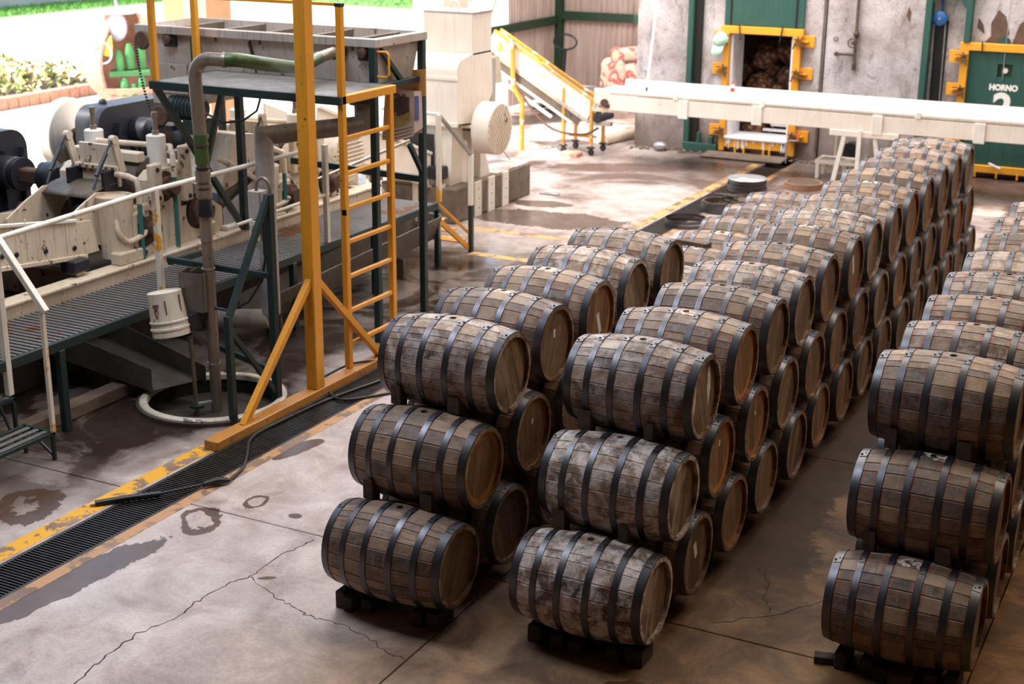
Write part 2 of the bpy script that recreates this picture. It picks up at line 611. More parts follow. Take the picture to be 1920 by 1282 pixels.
def m_puddle():
    t = NT('wet_concrete')
    n = t.noise(5, 5, 0.6)
    t.set(Base_Color=t.ramp(n, [(0.3, srgb(66, 46, 30)), (0.7, srgb(98, 72, 50))]), Roughness=0.28)
    t.b.inputs['Specular IOR Level'].default_value = 0.35
    return t.mat


M['puddle'] = m_puddle()


# ---- barrel wood: the object colour says how chalky (r), orange (g), rusty (b) a barrel is
def m_stave():
    t = NT('weathered_oak_stave')
    oi = t.n('ObjectInfo')
    rnd = oi.outputs['Random']
    sc = t.n('SeparateColor', None, Color=oi.outputs['Color'])
    wr, og, ru = sc.outputs[0], sc.outputs[1], sc.outputs[2]
    oc = t.obj()
    off = t.n('VectorMath', {'operation': 'ADD'}, i0=oc)
    t.put(off, 'i1', t.n('CombineXYZ', None, X=t.math('MULTIPLY', rnd, 91.0), Y=t.math('MULTIPLY', rnd, 37.0), Z=0.0).outputs[0])
    v = off.outputs[0]
    grain = t.noise(26, 6, 0.72, vec=v, stretch=(0.25, 2.2, 2.2))
    cross = t.noise(15, 5, 0.7, vec=v, stretch=(3.0, 0.35, 0.35))
    blot = t.noise(5.5, 5, 0.65, vec=v)
    c = t.ramp(rnd, [(0.0, srgb(74, 55, 42)), (0.2, srgb(108, 82, 61)), (0.4, srgb(136, 106, 79)), (0.6, srgb(96, 74, 58)), (0.8, srgb(148, 118, 90)), (1.0, srgb(164, 134, 104))])
    c = t.mix(t.ramp(grain, [(0.34, 0.75), (0.56, 0.0)]), c, srgb(44, 33, 27))
    c = t.mix(t.ramp(cross, [(0.52, 0.0), (0.72, 0.55)]), c, srgb(160, 132, 104))
    c = t.mix(t.ramp(blot, [(0.50, 0.0), (0.68, 0.75)]), c, srgb(52, 42, 40))
    # each length between two hoops has weathered differently
    xx = t.n('SeparateXYZ', None, Vector=oc).outputs[0]
    idx = None
    for h0 in (-.265, -.095, .095, .265):
        k = t.math('GREATER_THAN', xx, h0)
        idx = k if idx is None else t.math('ADD', idx, k)
    wv = t.n('CombineXYZ', None, X=idx, Y=t.math('MULTIPLY', rnd, 173.0), Z=0.0).outputs[0]
    wh = t.n('TexWhiteNoise', {'noise_dimensions': '2D'}, Vector=wv).outputs[0]
    c = t.mix(t.ramp(wh, [(0.0, 0.62), (0.42, 0.0)]), c, srgb(58, 44, 38))
    c = t.mix(t.ramp(wh, [(0.62, 0.0), (1.0, 0.6)]), c, srgb(168, 138, 108))
    ax = t.math('ABSOLUTE', xx)
    hb = None
    for h0 in (0.095, 0.265, 0.40):
        d = t.math('ABSOLUTE', t.math('SUBTRACT', ax, h0))
        k = t.ramp(d, [(0.024, 1.0), (0.052, 0.0)])
        hb = k if hb is None else t.math('MAXIMUM', hb, k)
    rn = t.noise(7, 4, 0.6)
    rf = t.math('MULTIPLY', t.math('MULTIPLY', hb, t.ramp(rn, [(0.42, 0.0), (0.6, 1.0)])), t.math('ADD', ru, 0.25), True)
    c = t.mix(rf, c, srgb(122, 66, 38))
    # chalky white bloom running over several staves
    wn_ = t.noise(7.5, 8, 0.74, dist=0.4)
    wf = t.math('MULTIPLY', t.ramp(wn_, [(0.43, 0.0), (0.60, 1.0)]), wr, True)
    c = t.mix(wf, c, srgb(214, 202, 194))
    t.set(Base_Color=c, Roughness=0.55)
    t.bump(t.mix(0.5, grain, cross), 0.35, 0.006)
    return t.mat


def m_bung_stave():
    """same wood, with splashed white paint round the bung hole"""
    t = M['stave'].copy()
    t.name = 'bung_stave_wood'
    nt = t.node_tree
    b = nt.nodes['Principled BSDF']
    src = b.inputs['Base Color'].links[0].from_socket
    n = NT.__new__(NT)
    n.mat, n.t, n.b, n.pos = t, nt, b, None
    oi = n.n('ObjectInfo')
    xx = n.n('SeparateXYZ', None, Vector=n.obj()).outputs[0]
    d = n.math('ABSOLUTE', xx)
    k = n.ramp(d, [(0.03, 1.0), (0.075, 1.0), (0.085, 0.0)])
    nz = n.noise(24, 4, 0.6)
    al = n.ramp(oi.outputs['Alpha'], [(0.45, 0.0), (0.55, 1.0)])
    f = n.math('MULTIPLY', n.math('MULTIPLY', k, n.ramp(nz, [(0.50, 0.0), (0.53, 1.0)])), al)
    n.set(Base_Color=n.mix(f, src, srgb(226, 208, 190)))
    return t


def m_head():
    t = NT('oak_head_board')
    oi = t.n('ObjectInfo')
    rnd = oi.outputs['Random']
    sc = t.n('SeparateColor', None, Color=oi.outputs['Color'])
    oc = t.obj()
    grain = t.noise(22, 6, 0.7, vec=oc, stretch=(1, 2.4, 0.22))
    big = t.noise(4.5, 5, 0.6)
    c = t.ramp(rnd, [(0.0, srgb(104, 80, 60)), (0.5, srgb(134, 105, 79)), (1.0, srgb(156, 124, 94))])
    c = t.mix(t.ramp(grain, [(0.35, 0.7), (0.6, 0.0)]), c, srgb(56, 41, 31))
    c = t.mix(t.ramp(big, [(0.5, 0.0), (0.7, 0.6)]), c, srgb(64, 52, 46))
    sp = t.n('SeparateXYZ', None, Vector=oc)
    rr = t.math('SQRT', t.math('ADD', t.math('POWER', sp.outputs[1], 2.0), t.math('POWER', sp.outputs[2], 2.0)))
    rw = t.math('ADD', rr, t.math('MULTIPLY', t.math('SUBTRACT', big, 0.5), 0.08))
    of = t.math('MULTIPLY', t.ramp(rw, [(0.188, 0.0), (0.215, 1.0)]), sc.outputs[1], True)
    c = t.mix(t.math('MULTIPLY', sc.outputs[1], 0.25), c, srgb(176, 118, 58))
    c = t.mix(of, c, srgb(206, 136, 62))
    wf = t.math('MULTIPLY', t.ramp(t.noise(3.2, 5, 0.62, vec=oc, stretch=(1, 2.4, 0.7)), [(0.50, 0.0), (0.62, 0.8)]), t.math('SUBTRACT', sc.outputs[0], 0.25), True)
    c = t.mix(wf, c, srgb(190, 168, 146))
    t.set(Base_Color=c, Roughness=0.65)
    t.bump(grain, 0.3, 0.005)
    return t.mat


def m_hoop():
    t = NT('hoop_steel')
    n = t.noise(6, 5, 0.6)
    n2 = t.noise(40, 3, 0.6, vec=t.obj(), stretch=(6, 0.3, 0.3))
    c = t.mix(t.ramp(n, [(0.55, 0.0), (0.75, 0.5)]), (0.105, 0.105, 0.115), (0.16, 0.11, 0.08))
    t.set(Base_Color=c, Metallic=0.92, Roughness=t.ramp(n2, [(0.3, 0.34), (0.7, 0.48)]))
    t.bump(n2, 0.08, 0.002)
    return t.mat


M['stave'] = m_stave()
M['bung'] = m_bung_stave()
M['head'] = m_head()
M['hoop'] = m_hoop()

# ------------------------------------------------------------------ the hall
structure(MB().box((-11.2, -14.2, -0.5), (9.2, 21.6, -0.13), 0).build('floor', M['subfloor'], smooth=0))
floor = bpy.data.objects['floor']
TX, TY, TR = -4.93, 1.71, 0.62          # sunken tank
ys = [-14.0, -9.97, -6.72, -3.47, -0.22, 3.03, 6.15, 9.53, 12.80, 16.9, 21.4]
cols = [(-11.2, -9.9), (-9.9, -6.75), (-6.75, -4.13), (-3.73, -0.93), (-0.93, 2.2), (2.2, 5.33), (5.33, 9.0)]
for j in range(len(ys) - 1):
    for (x0, x1) in cols:
        y0, y1 = ys[j] + 0.005, ys[j + 1] - 0.005
        mb = MB()
        if x0 == -6.75 and ys[j] == -0.22:
            # this slab has the round hole of the tank
            xa, xb = x0 + 0.005, x1
            n = 48
            inner, outer = [], []
            for k in range(n):
                a = 2 * PI * k / n
                ca, sa = math.cos(a), math.sin(a)
                inner.append((TX + ca * TR, TY + sa * TR))
                tt = min(((xb - TX) / ca if ca > 1e-6 else (xa - TX) / ca if ca < -1e-6 else 1e9),
                         ((y1 - TY) / sa if sa > 1e-6 else (y0 - TY) / sa if sa < -1e-6 else 1e9))
                outer.append((TX + ca * tt, TY + sa * tt))
            for crn in ((xa, y0), (xa, y1), (xb, y0), (xb, y1)):
                kk = min(range(n), key=lambda q: (outer[q][0] - crn[0]) ** 2 + (outer[q][1] - crn[1]) ** 2)
                outer[kk] = crn
            vs = [(p[0], p[1], 0) for p in inner + outer] + [(p[0], p[1], -0.13) for p in inner + outer]
            fs = []
            for k in range(n):
                q = (k + 1) % n
                fs += [(k, q, n + q, n + k), (n + k, n + q, 3 * n + q, 3 * n + k), (k, 2 * n + k, 2 * n + q, q)]
            mb.add(vs, fs)
        else:
            mb.box((x0 + 0.005, y0, -0.13), (x1 - 0.005 if x1 not in (-4.13,) else x1, y1, 0.0), 0.004)
        mb.build('slab', M['floor'], floor, 0)

# painted lines either side of the drain, worn through to the concrete
mb = MB()
mb.box((-4.32, -14, 0.0), (-4.155, 4.0, 0.002), 0)
mb.build('painted_line', M['line_yellow'], floor, 0)
MB().box((-4.32, 4.0, 0.0), (-4.165, 15.6, 0.002), 0).build('painted_line', M['line_far'], floor, 0)
mb = MB()
mb.box((-3.725, -14, 0.0), (-3.615, 15.4, 0.002), 0)
mb.build('painted_line', M['line_orange'], floor, 0)
for y0, xa, xb in ((8.93, -6.25, -4.36), (7.66, -5.55, -4.36)):
    MB().box((xa, y0, 0.0), (xb, y0 + 0.15, 0.002), 0).build('painted_line', M['line_far'], floor, 0)


def crack(pts, wd):
    """a crack: a thin dark seam, jittered along its run"""
    random.seed(len(pts))
    out = []
    for (a, b) in zip(pts[:-1], pts[1:]):
        for k in range(7):
            t = k / 7
            out.append((a[0] + (b[0] - a[0]) * t + random.uniform(-.018, .018), a[1] + (b[1] - a[1]) * t + random.uniform(-.018, .018)))
    out.append(pts[-1])
    mb = MB()
    for (a, b) in zip(out[:-1], out[1:]):
        d = Vector((b[0] - a[0], b[1] - a[1]))
        if d.length < 1e-4:
            continue
        nrm = Vector((-d.y, d.x)).normalized() * wd * random.uniform(.5, 1.3)
        mb.quad((a[0] - nrm.x, a[1] - nrm.y, .0012), (b[0] - nrm.x, b[1] - nrm.y, .0012), (b[0] + nrm.x, b[1] + nrm.y, .0012), (a[0] + nrm.x, a[1] + nrm.y, .0012))
    mb.build('crack', M['subfloor'], floor, 0)


crack([(-2.54, -2.61), (-2.60, -2.31), (-2.615, -1.95), (-2.53, -1.70), (-2.56, -1.47), (-2.54, -1.18), (-2.47, -.98), (-2.48, -.66), (-2.445, -.45), (-2.416, -.30)], .0042)
crack([(-2.45, -1.0), (-2.12, -1.15), (-1.885, -1.23), (-1.73, -1.27), (-1.54, -1.25), (-1.29, -1.315), (-1.06, -1.42), (-.95, -1.434)], .003)
crack([(.61, .81), (.73, .64), (.77, .40), (.88, .21)], .004)
crack([(.60, -.1), (.95, .25), (1.25, .72)], .003)
crack([(1.1, -1.2), (1.7, -.9), (2.15, -1.0)], .003)


# drain channel and its grate
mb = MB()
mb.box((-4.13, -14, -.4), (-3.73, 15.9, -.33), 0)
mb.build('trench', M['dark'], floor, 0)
gr = thing('drain_grate', 'long black steel drain grate of narrow bars set in the floor', 'grate', (-3.93, 1.5, 0))
mb = MB()
for k in range(int((15.45 + 6.0) / .032)):
    y = -6.0 + k * .032
    mb.box((-4.105, y, -.035), (-3.755, y + .013, -.002), 0)
stuff(mb.build('grate_bar', M['grate'], gr, 0))
for xa in (-4.128, -3.757):
    MB().box((xa, -6.0, -.05), (xa + .025, 15.45, 0.001), 0.002).build('edge_angle', M['grate'], gr)
for xa in (-4.02, -3.85):
    MB().box((xa, -6.0, -.06), (xa + .008, 15.45, -.037), 0).build('carrier_bar', M['grate'], gr)

# oven wall: blocks round the open oven mouth
WY = 16.35
wall = structure(MB().box((-6.85, WY, 0), (-5.07, WY + .55, 9), .01).build('wall_back', M['wall'], smooth=0))
for lo, hi in (((-5.07, WY, 2.18), (-3.93, WY + .55, 9)), ((-5.07, WY, 0), (-3.93, WY + .55, .30)), ((-3.93, WY, 0), (-3.42, WY + .55, 9)),
               ((-3.395, WY, 0), (-1.66, WY + .55, 9)), ((-1.66, WY + .10, 0), (-1.10, WY + .55, 9)), ((-1.10, WY, 2.05), (9.0, WY + .55, 9)),
               ((.12, WY, 0), (9.0, WY + .55, 2.05)), ((-1.10, WY + .12, 0), (.12, WY + .55, 2.05)), ((-6.85, WY + .55, 0), (-6.35, 21.4, 9))):
    MB().box(lo, hi, .006).build('wall_block', M['wall'], wall, 0)
# limewashed oven mouth
mb = MB()
mb.box((-5.075, WY - .03, .30), (-5.02, WY + .56, 2.18), .01)
mb.box((-3.98, WY - .03, .30), (-3.93, WY + .56, 2.18), .01)
mb.box((-5.07, WY - .03, .27), (-3.93, WY + .56, .33), .01)
mb.build('mouth_lining', M['limewash'], wall, 0)
mb = MB()
mb.box((-7.0 + .66, 19.4, 0), (-1.7, 19.5, 3), 0)
mb.box((-1.8, WY + .55, 0), (-1.7, 19.4, 3), 0)
mb.box((-6.35, WY + .55, 2.6), (-1.7, 19.5, 2.7), 0)
mb.build('oven_chamber', M['chamber'], wall, 0)
mb = MB()
for pts in ([(-.86, 2.12), (-.55, 2.15), (-.42, 2.35), (-.5, 2.62), (-.62, 2.72), (-.72, 2.5), (-.70, 2.3)],
            [(-.93, 2.42), (-.80, 2.33), (-.84, 2.48), (-.92, 2.58)], [(-.38, 2.12), (-.1, 2.12), (-.02, 2.5), (-.12, 2.66), (-.28, 2.5)],
            [(-2.08, 2.56), (-2.02, 2.45), (-2.0, 2.62), (-2.05, 2.7)]):
    mb.prism(pts, 'Y', WY - .006, WY + .002)
mb.build('damp_patch', M['stain'], wall, 0)
mb = MB()
mb.box((-3.418, WY + .01, 0), (-3.398, WY + .3, 9), 0)
mb.build('wall_joint', M['dark'], wall, 0)
mb = MB()
mb.tube((-3.44, WY - .03, .05), (-3.44, WY - .03, 9), .018, 8)
mb.build('conduit', M['plinth'], wall)
# rubble along the foot of the wall
random.seed(2)
mb = MB()
for k in range(260):
    x = random.uniform(-6.8, -1.5)
    y = WY - abs(random.gauss(0, .16)) - .03
    r = random.uniform(.012, .035)
    mb.ball((x, y, r * .5), r, 6, 4, (1.3, 1, .7))
stuff(mb.build('rubble', M['plinth'], wall))

# corrugated sheet walls in the far corner
def corrugated(name, p0, p1, z0, z1, mt):
    p0, p1 = Vector(p0), Vector(p1)
    d = p1 - p0
    L = d.length
    d.normalize()
    nrm = Vector((-d.y, d.x))
    n = int(L / .013)
    mb = MB()
    vs = []
    for k in range(n + 1):
        s = L * k / n
        o = max(-.022, min(.022, .034 * math.sin(2 * PI * s / .13)))
        q = p0 + d * s + nrm * o
        vs += [(q.x, q.y, z0), (q.x, q.y, z1)]
    mb.add(vs, [(2 * k, 2 * k + 2, 2 * k + 3, 2 * k + 1) for k in range(n)])
    return structure(mb.build(name, mt, smooth=0, recalc=False))


def m_corr():
    t = NT('corrugated_sheet')
    n = t.noise(1.2, 4, .6, stretch=(3, 3, .4))
    t.set(Base_Color=t.ramp(n, [(.3, srgb(176, 152, 138)), (.7, srgb(216, 198, 188))]), Roughness=.55, Metallic=.1)
    return t.mat


M['corr'] = m_corr()
M['girt'] = plain('girt_green_paint', (.018, .055, .028), .5)
corrugated('wall_left', (-10.86, 19.0), (-10.86, 21.4), 0.05, 8.5, M['corr'])
corrugated('wall_far', (-10.86, 21.4), (-6.85, 21.4), 0.05, 8.5, M['corr'])
mb = MB()
mb.box((-10.84, 17.0, 1.62), (-10.74, 21.35, 1.80), .004)
structure(mb.build('trim_1', M['girt']))
structure(MB().box((-10.84, 21.25, 1.72), (-6.86, 21.37, 1.90), .004).build('trim_2', M['girt']))
structure(MB().box((-10.90, 21.2, 0), (-10.70, 21.4, 8.5), .006).build('column_1', M['girt']))

# pillars of the open side
M['pillar_tan'] = plain('pillar_stucco', srgb(196, 150, 112), .85, 0, .15, 3)
M['pillar_white'] = plain('pillar_white_stucco', srgb(226, 212, 194), .85, 0, .1, 3)
pl = structure(MB().box((-11.3, 8.75, 0), (-10.78, 9.72, 8.6), .02).build('column_2', M['pillar_tan'], smooth=0))
MB().box((-10.79, 8.62, 0), (-10.64, 8.95, 8.6), .01).build('downpipe_casing', M['pillar_white'], pl, 0)
structure(MB().box((-11.35, 15.96, 0), (-10.8, 17.2, 8.6), .02).build('column_3', M['pillar_white'], smooth=0))
structure(MB().box((-11.35, -14.2, 0), (-11.1, 1.6, 8.6), .02).build('wall_blocker', M['plinth'], smooth=0))  # unseen wall added to keep low yard light off the barrel fronts
structure(MB().box((-11.3, -14.2, 8.5), (-10.6, 21.5, 9.0), .02).build('trim_3', M['pillar_white'], smooth=0))
# roof (one sheet is missing, a streak of sun comes through) and the closed sides the camera has behind it
M['roof'] = plain('roof_sheet', srgb(104, 94, 86), .8)
ceil = structure(MB().box((-10.6, -14.2, 9.0), (9.2, 7.95, 9.1), 0).build('ceiling', M['roof'], smooth=0))
for lo, hi in (((-10.6, 7.95, 9), (-7.8, 8.2, 9.1)), ((-6.85, 7.95, 9), (9.2, 8.2, 9.1)), ((-10.6, 8.2, 9), (9.2, 8.3, 9.1)), ((-10.6, 8.3, 9), (-4.5, 9.1, 9.1)),
               ((-4.0, 8.3, 9), (9.2, 9.1, 9.1)), ((-10.6, 9.1, 9), (9.2, 21.6, 9.1))):
    MB().box(lo, hi, 0).build('roof_panel', M['roof'], ceil, 0)
structure(MB().box((9.0, -14.2, 0), (9.2, 21.6, 9.0), 0).build('wall_right', M['plinth'], smooth=0))
structure(MB().box((-11.2, -14.4, 0), (9.2, -14.2, 9.0), 0).build('wall_front', M['plinth'], smooth=0))

# ------------------------------------------------------------------ the sunlit yard outside
M['yard'] = plain('yard_concrete', srgb(214, 204, 190), .9, 0, .08, 1.0, 0)
M['grass'] = plain('grass_blades', (.16, .34, .07), .8, 0, .4, 4, 0)
M['brick'] = plain('planter_brick', srgb(200, 152, 128), .85, 0, .3, 12)
M['yardwall'] = plain('yard_wall_render', srgb(196, 188, 178), .9, 0, .2, 1.2)
structure(MB().box((-70, -30, -.3), (-11.2, 70, -.03), 0).build('ground', M['yard'], smooth=0))
structure(MB().box((-39.2, 10, 0), (-38.9, 45, 3.0), 0).build('wall_yard', M['yardwall'], smooth=0))
random.seed(8)
mb = MB()
for k in range(9000):
    y = random.uniform(20, 46)
    x = -38.8 + random.uniform(0, 2.6)
    if k > 6500:
        y = random.uniform(40, 52)
        x = random.uniform(-36, -26)
    h = random.uniform(.05, .14)
    a = random.uniform(0, PI)
    dx, dy = math.cos(a) * .06, math.sin(a) * .06
    mb.add([(x - dx, y - dy, -.03), (x + dx, y + dy, -.03), (x + random.uniform(-.05, .05), y + random.uniform(-.05, .05), h)], [(0, 1, 2)])
g = mb.build('lawn', M['grass'], None, 0, origin=(-37, 33, 0), recalc=False)
tag(g, 'strip of bright green grass along the foot of the pale yard wall', 'grass', None, 'stuff')
MB().box((-38.85, 18, -.04), (-36.1, 46, .0), 0).build('lawn_bed', M['grass'], g, 0)
MB().box((-36, 40, -.04), (-26, 52, .0), 0).build('lawn_bed', M['grass'], g, 0)

pb = thing('planter', 'long low brick planter in the sunlit yard outside', 'planter', (-22, 12, 0))
random.seed(4)
for k in range(44):
    y = 4.6 + k * .30
    MB().box((-20.30 + random.uniform(-.01, .01), y, -.03), (-20.05, y + .285, .22), .012).build('kerb_brick', M['brick'], pb)
for k in range(3):
    MB().box((-24.4, 5 + k * 4.2, -.03), (-24.1, 9.15 + k * 4.2, .55), .02).build('back_wall', M['brick'], pb)
MB().box((-24.1, 4.6, -.03), (-20.3, 17.7, .12), 0).build('soil', M['block'], pb, 0)
M['leaf'] = plain('planter_leaves', (.24, .30, .07), .7, 0, .5, 6, 0)
M['petal'] = plain('planter_flowers', (.82, .66, .30), .7, 0, .3, 6, 0)
mb = MB()
for k in range(3800):
    x, y = random.uniform(-24.0, -20.35), random.uniform(4.7, 17.5)
    z = random.uniform(.12, .75) * random.uniform(.6, 1)
    mb.cur = 0 if random.random() < .5 else 1
    s = random.uniform(.05, .13)
    d1 = Vector((random.uniform(-1, 1), random.uniform(-1, 1), random.uniform(-.4, 1))).normalized() * s
    d2 = d1.cross(Vector((random.uniform(-1, 1), random.uniform(-1, 1), 1))).normalized() * s * .5
    c = Vector((x, y, z))
    mb.add([c - d1, c + d2, c + d1, c - d2], [(0, 1, 2, 3)])
fl = mb.build('flower_bed', [M['leaf'], M['petal']], None, 0, origin=(-22, 12, .12), recalc=False)
tag(fl, 'sunlit bed of yellow flowers and leaves growing in the brick planter', 'flowers', None, 'stuff')

# painted sculpture: an open clay bulb with cactus columns inside
sx, sy = -18.55, 15.9
sc_ = thing('yard_sculpture', 'rounded brown clay sculpture, open in front, with green cactus columns inside', 'sculpture', (sx, sy, -.03))
M['clay'] = plain('sculpture_clay', srgb(206, 160, 140), .8, 0, .3, 3)
M['cactus'] = plain('sculpture_green', (.07, .25, .08), .7, 0, .3, 5)
M['lilac'] = plain('sculpture_lilac', (.55, .53, .62), .8, 0, .2, 5)
mb = MB()
prof = [(.42, 0), (.62, .12), (.86, .40), (.97, .75), (.95, 1.05), (.80, 1.35), (.60, 1.6), (.44, 1.78), (.40, 1.9)]
seg = 40
vs, fs = [], []
for lay in (0, .09):
    for r, h in prof:
        for j in range(seg):
            a = 2 * PI * j / seg
            vs.append((sx + math.cos(a) * (r - lay) * .92, sy + math.sin(a) * (r - lay) * .92, h - .03))
n = len(prof)
op = set()
for i in range(n - 1):
    for j in range(seg):
        a = 2 * PI * (j + .5) / seg
        d = abs((a - R(-35) + PI) % (2 * PI) - PI)
        if d < R(62) and (prof[i][1] > .3):
            op.add((i, j))
for lay in (0, 1):
    b = lay * n * seg
    for i in range(n - 1):
        for j in range(seg):
            if (i, j) in op:
                continue
            k = (j + 1) % seg
            fs.append((b + i * seg + j, b + i * seg + k, b + (i + 1) * seg + k, b + (i + 1) * seg + j))
    fs.append(tuple(b + j for j in range(seg)))
for i in range(n - 1):
    for j in range(seg):
        if (i, j) in op:
            continue
        k = (j + 1) % seg
        for (ii, jj, e0, e1) in ((i, (j - 1) % seg, (i, j), (i + 1, j)), (i, k, (i, k), (i + 1, k)), (i + 1, j, (i + 1, j), (i + 1, k)), (i - 1, j, (i, j), (i, k))):
            if (ii, jj) in op or ii == n - 1:
                q = n * seg
                fs.append((e0[0] * seg + e0[1], e1[0] * seg + e1[1], q + e1[0] * seg + e1[1], q + e0[0] * seg + e0[1]))
mb.add(vs, fs)
mb.build('clay_shell', M['clay'], sc_, 40)
for (dx, dy, h0, h1, r) in ((.25, -.30, .75, 1.28, .10), (.42, -.10, .72, 1.45, .09), (.10, -.48, .70, 1.15, .09), (.50, -.33, .2, .62, .10), (.22, -.55, .2, .58, .10), (.40, -.48, .15, .45, .08)):
    mb = MB()
    rr = []
    for k in range(6):
        t = k / 5
        rr.append((r * (1 - .55 * max(0, t - .7) / .3), h0 + (h1 - h0) * t))
    mb.lathe(rr, (sx + dx, sy + dy, 0), 'Z', 12)
    mb.build('cactus_column', M['cactus'], sc_, 30)
MB().prism([(sx + .0, sy - .75), (sx + .78, sy - .2), (sx + .4, sy + .2), (sx - .2, sy - .3)], 'Z', .62, .72).build('shelf', M['cactus'], sc_, 0)
MB().prism([(sx + .0, sy - .75), (sx + .78, sy - .2), (sx + .4, sy + .2), (sx - .2, sy - .3)], 'Z', .10, .20).build('shelf', M['clay'], sc_, 0)
MB().ball((sx + .50, sy + .08, 1.62), .20, 14, 8, (1, .8, 1.25)).build('red_heart', plain('sculpture_red', (.80, .20, .12), .6), sc_)
MB().ball((sx - .02, sy - .25, 1.62), .24, 14, 8, (.9, .9, 1.3)).build('lilac_bud', M['lilac'], sc_)
MB().lathe([(.10, 0), (.085, .2), (.02, .42)], (sx - .10, sy - .62, 1.05), (.25, .1, 1), 12).build('yellow_horn', plain('sculpture_yellow', (.85, .62, .10), .6), sc_)
MB().path([(sx - .12 + .22 * math.cos(a), sy - .78, 1.12 + .22 * math.sin(a)) for a in [2 * PI * k / 20 for k in range(21)]], .016, 8, False).build('white_ring', M['rod'], sc_)
MB().tube((sx + .02, sy - .2, 1.7), (sx - .45, sy + .3, 3.4), .035, 8).build('pole', M['galv'], sc_)
MB().lathe([(.02, .0), (.40, .02), (.42, .06), (.15, .14), (.02, .16)], (sx - .12, sy - .05, 1.86), 'Z', 20).build('lid', M['limewash'], sc_)

sc_.rotation_euler = (0, 0, R(14))

# ------------------------------------------------------------------ barrels
RB, RH, HL = .3225, .272, .44
NS = 26
OFF = PI / NS


def prad(x):
    return RB - (RB - RH) * (x / HL) ** 2


def stave_mesh(bung=False, wf=1.0):
    mb = MB()
    h = PI / NS * wf
    angs = [-h * .985, -h * .86, h * .86, h * .985]
    if bung:
        xs = [-.44, -.40, -.33, -.24, -.15, -.075, -.036, .036, .075, .15, .24, .33, .40, .44]
    else:
        xs = [-.44, -.40, -.32, -.22, -.11, 0, .11, .22, .32, .40, .44]
    vs, fs = [], []
    for x in xs:
        r = prad(x)
        e = .0035 if abs(x) < .43 else .006
        rr = [r - e, r, r, r - e, r - .027, r - .027]
        if abs(x) > .43:
            rr = [q - .003 for q in rr]
        for a, q in zip(angs + [h * .97, -h * .97], rr):
            vs.append((x, q * math.sin(a), q * math.cos(a)))
    n = len(xs)
    hole = None
    for i in range(n - 1):
        for j in range(6):
            k = (j + 1) % 6
            if bung and xs[i] == -.036 and j == 1:
                hole = (i * 6 + 1, (i + 1) * 6 + 1, (i + 1) * 6 + 2, i * 6 + 2)
                continue
            fs.append((i * 6 + j, (i + 1) * 6 + j, (i + 1) * 6 + k, i * 6 + k))
    fs += [tuple(range(6)), tuple((n - 1) * 6 + j for j in range(6))]
    if bung:
        o0 = len(vs)
        for z in (RB, RB - .05):
            for q in range(8):
                a = R(22.5 + 45 * q)
                vs.append((-.025 * math.cos(a), -.025 * math.sin(a), z))
        c = [hole[0], hole[3], hole[2], hole[1]]
        # octagon runs from -x towards -y; corners c0(-x,-y) c1(-x,+y) c2(+x,+y) c3(+x,-y)
        cor = {(-1, -1): hole[0], (-1, 1): hole[3], (1, 1): hole[2], (1, -1): hole[1]}
        for q in range(8):
            a0, a1 = R(22.5 + 45 * q), R(22.5 + 45 * (q + 1))
            mid = (a0 + a1) / 2
            mx, my = -math.cos(mid), -math.sin(mid)
            q2 = (q + 1) % 8
            if abs(mx) > .9:
                s = 1 if mx > 0 else -1
                y0 = 1 if -math.sin(a0) > 0 else -1
                y1 = 1 if -math.sin(a1) > 0 else -1
                fs.append((o0 + q, o0 + q2, cor[(s, y1)], cor[(s, y0)]))
            elif abs(my) > .9:
                s = 1 if my > 0 else -1
                x0 = 1 if -math.cos(a0) > 0 else -1
                x1 = 1 if -math.cos(a1) > 0 else -1
                fs.append((o0 + q, o0 + q2, cor[(x1, s)], cor[(x0, s)]))
            else:
                fs.append((o0 + q, o0 + q2, cor[(1 if mx > 0 else -1, 1 if my > 0 else -1)]))
            fs.append((o0 + q, o0 + 8 + q, o0 + 8 + q2, o0 + q2))
    mb.add(vs, fs)
    return mb


def hoop_mesh(xc, wd, lap):
    mb = MB()
    seg = 52
    t = .0035
    x0, x1 = xc - wd / 2, xc + wd / 2
    vs = []
    for x, rr in ((x0, 0), (x0 + .002, t), (x1 - .002, t), (x1, 0)):
        r = prad(x) + rr - (.001 if rr == 0 else 0)
        for j in range(seg):
            a = 2 * PI * j / seg
            vs.append((x, r * math.sin(a), r * math.cos(a)))
    fs = []
    for i in range(3):
        for j in range(seg):
            k = (j + 1) % seg
            fs.append((i * seg + j, i * seg + k, (i + 1) * seg + k, (i + 1) * seg + j))
    mb.add(vs, fs)
    # lapped end with its rivets
    vs = []
    for a in (lap - .11, lap - .055, lap, lap + .055, lap + .11):
        for x in (x0 + .003, x1 - .003):
            r = prad(x) + t + .003
            vs.append((x, r * math.sin(a), r * math.cos(a)))
    mb.add(vs, [(2 * k, 2 * k + 1, 2 * k + 3, 2 * k + 2) for k in range(4)])
    mb.cur = 1
    for da, dx in ((-.03, -.011), (.03, .011)):
        r = prad(xc) + t + .003
        a = lap + da
        d = Vector((0, math.sin(a), math.cos(a)))
        mb.lathe([(.0085, -.001), (.008, .002), (.004, .0045), (0, .005)], Vector((xc + dx, 0, 0)) + d * r, d, 7)
    return mb


HEADX, HEADR = .412, .256


def board_mesh(a, b):
    mb = MB()
    n = 7
    q = [(math.sqrt(max(0, HEADR ** 2 - y * y)), y) for y in [a + (b - a) * k / n for k in range(n + 1)]]
    poly = [(y, z) for z, y in q] + [(y, -z) for z, y in q[::-1]]
    mb.prism(poly, 'X', HEADX - .02, HEADX)
    return mb


HP = thing('oak_barrel', 'x', 'barrel', (0, 0, -20))
PROTO = {}


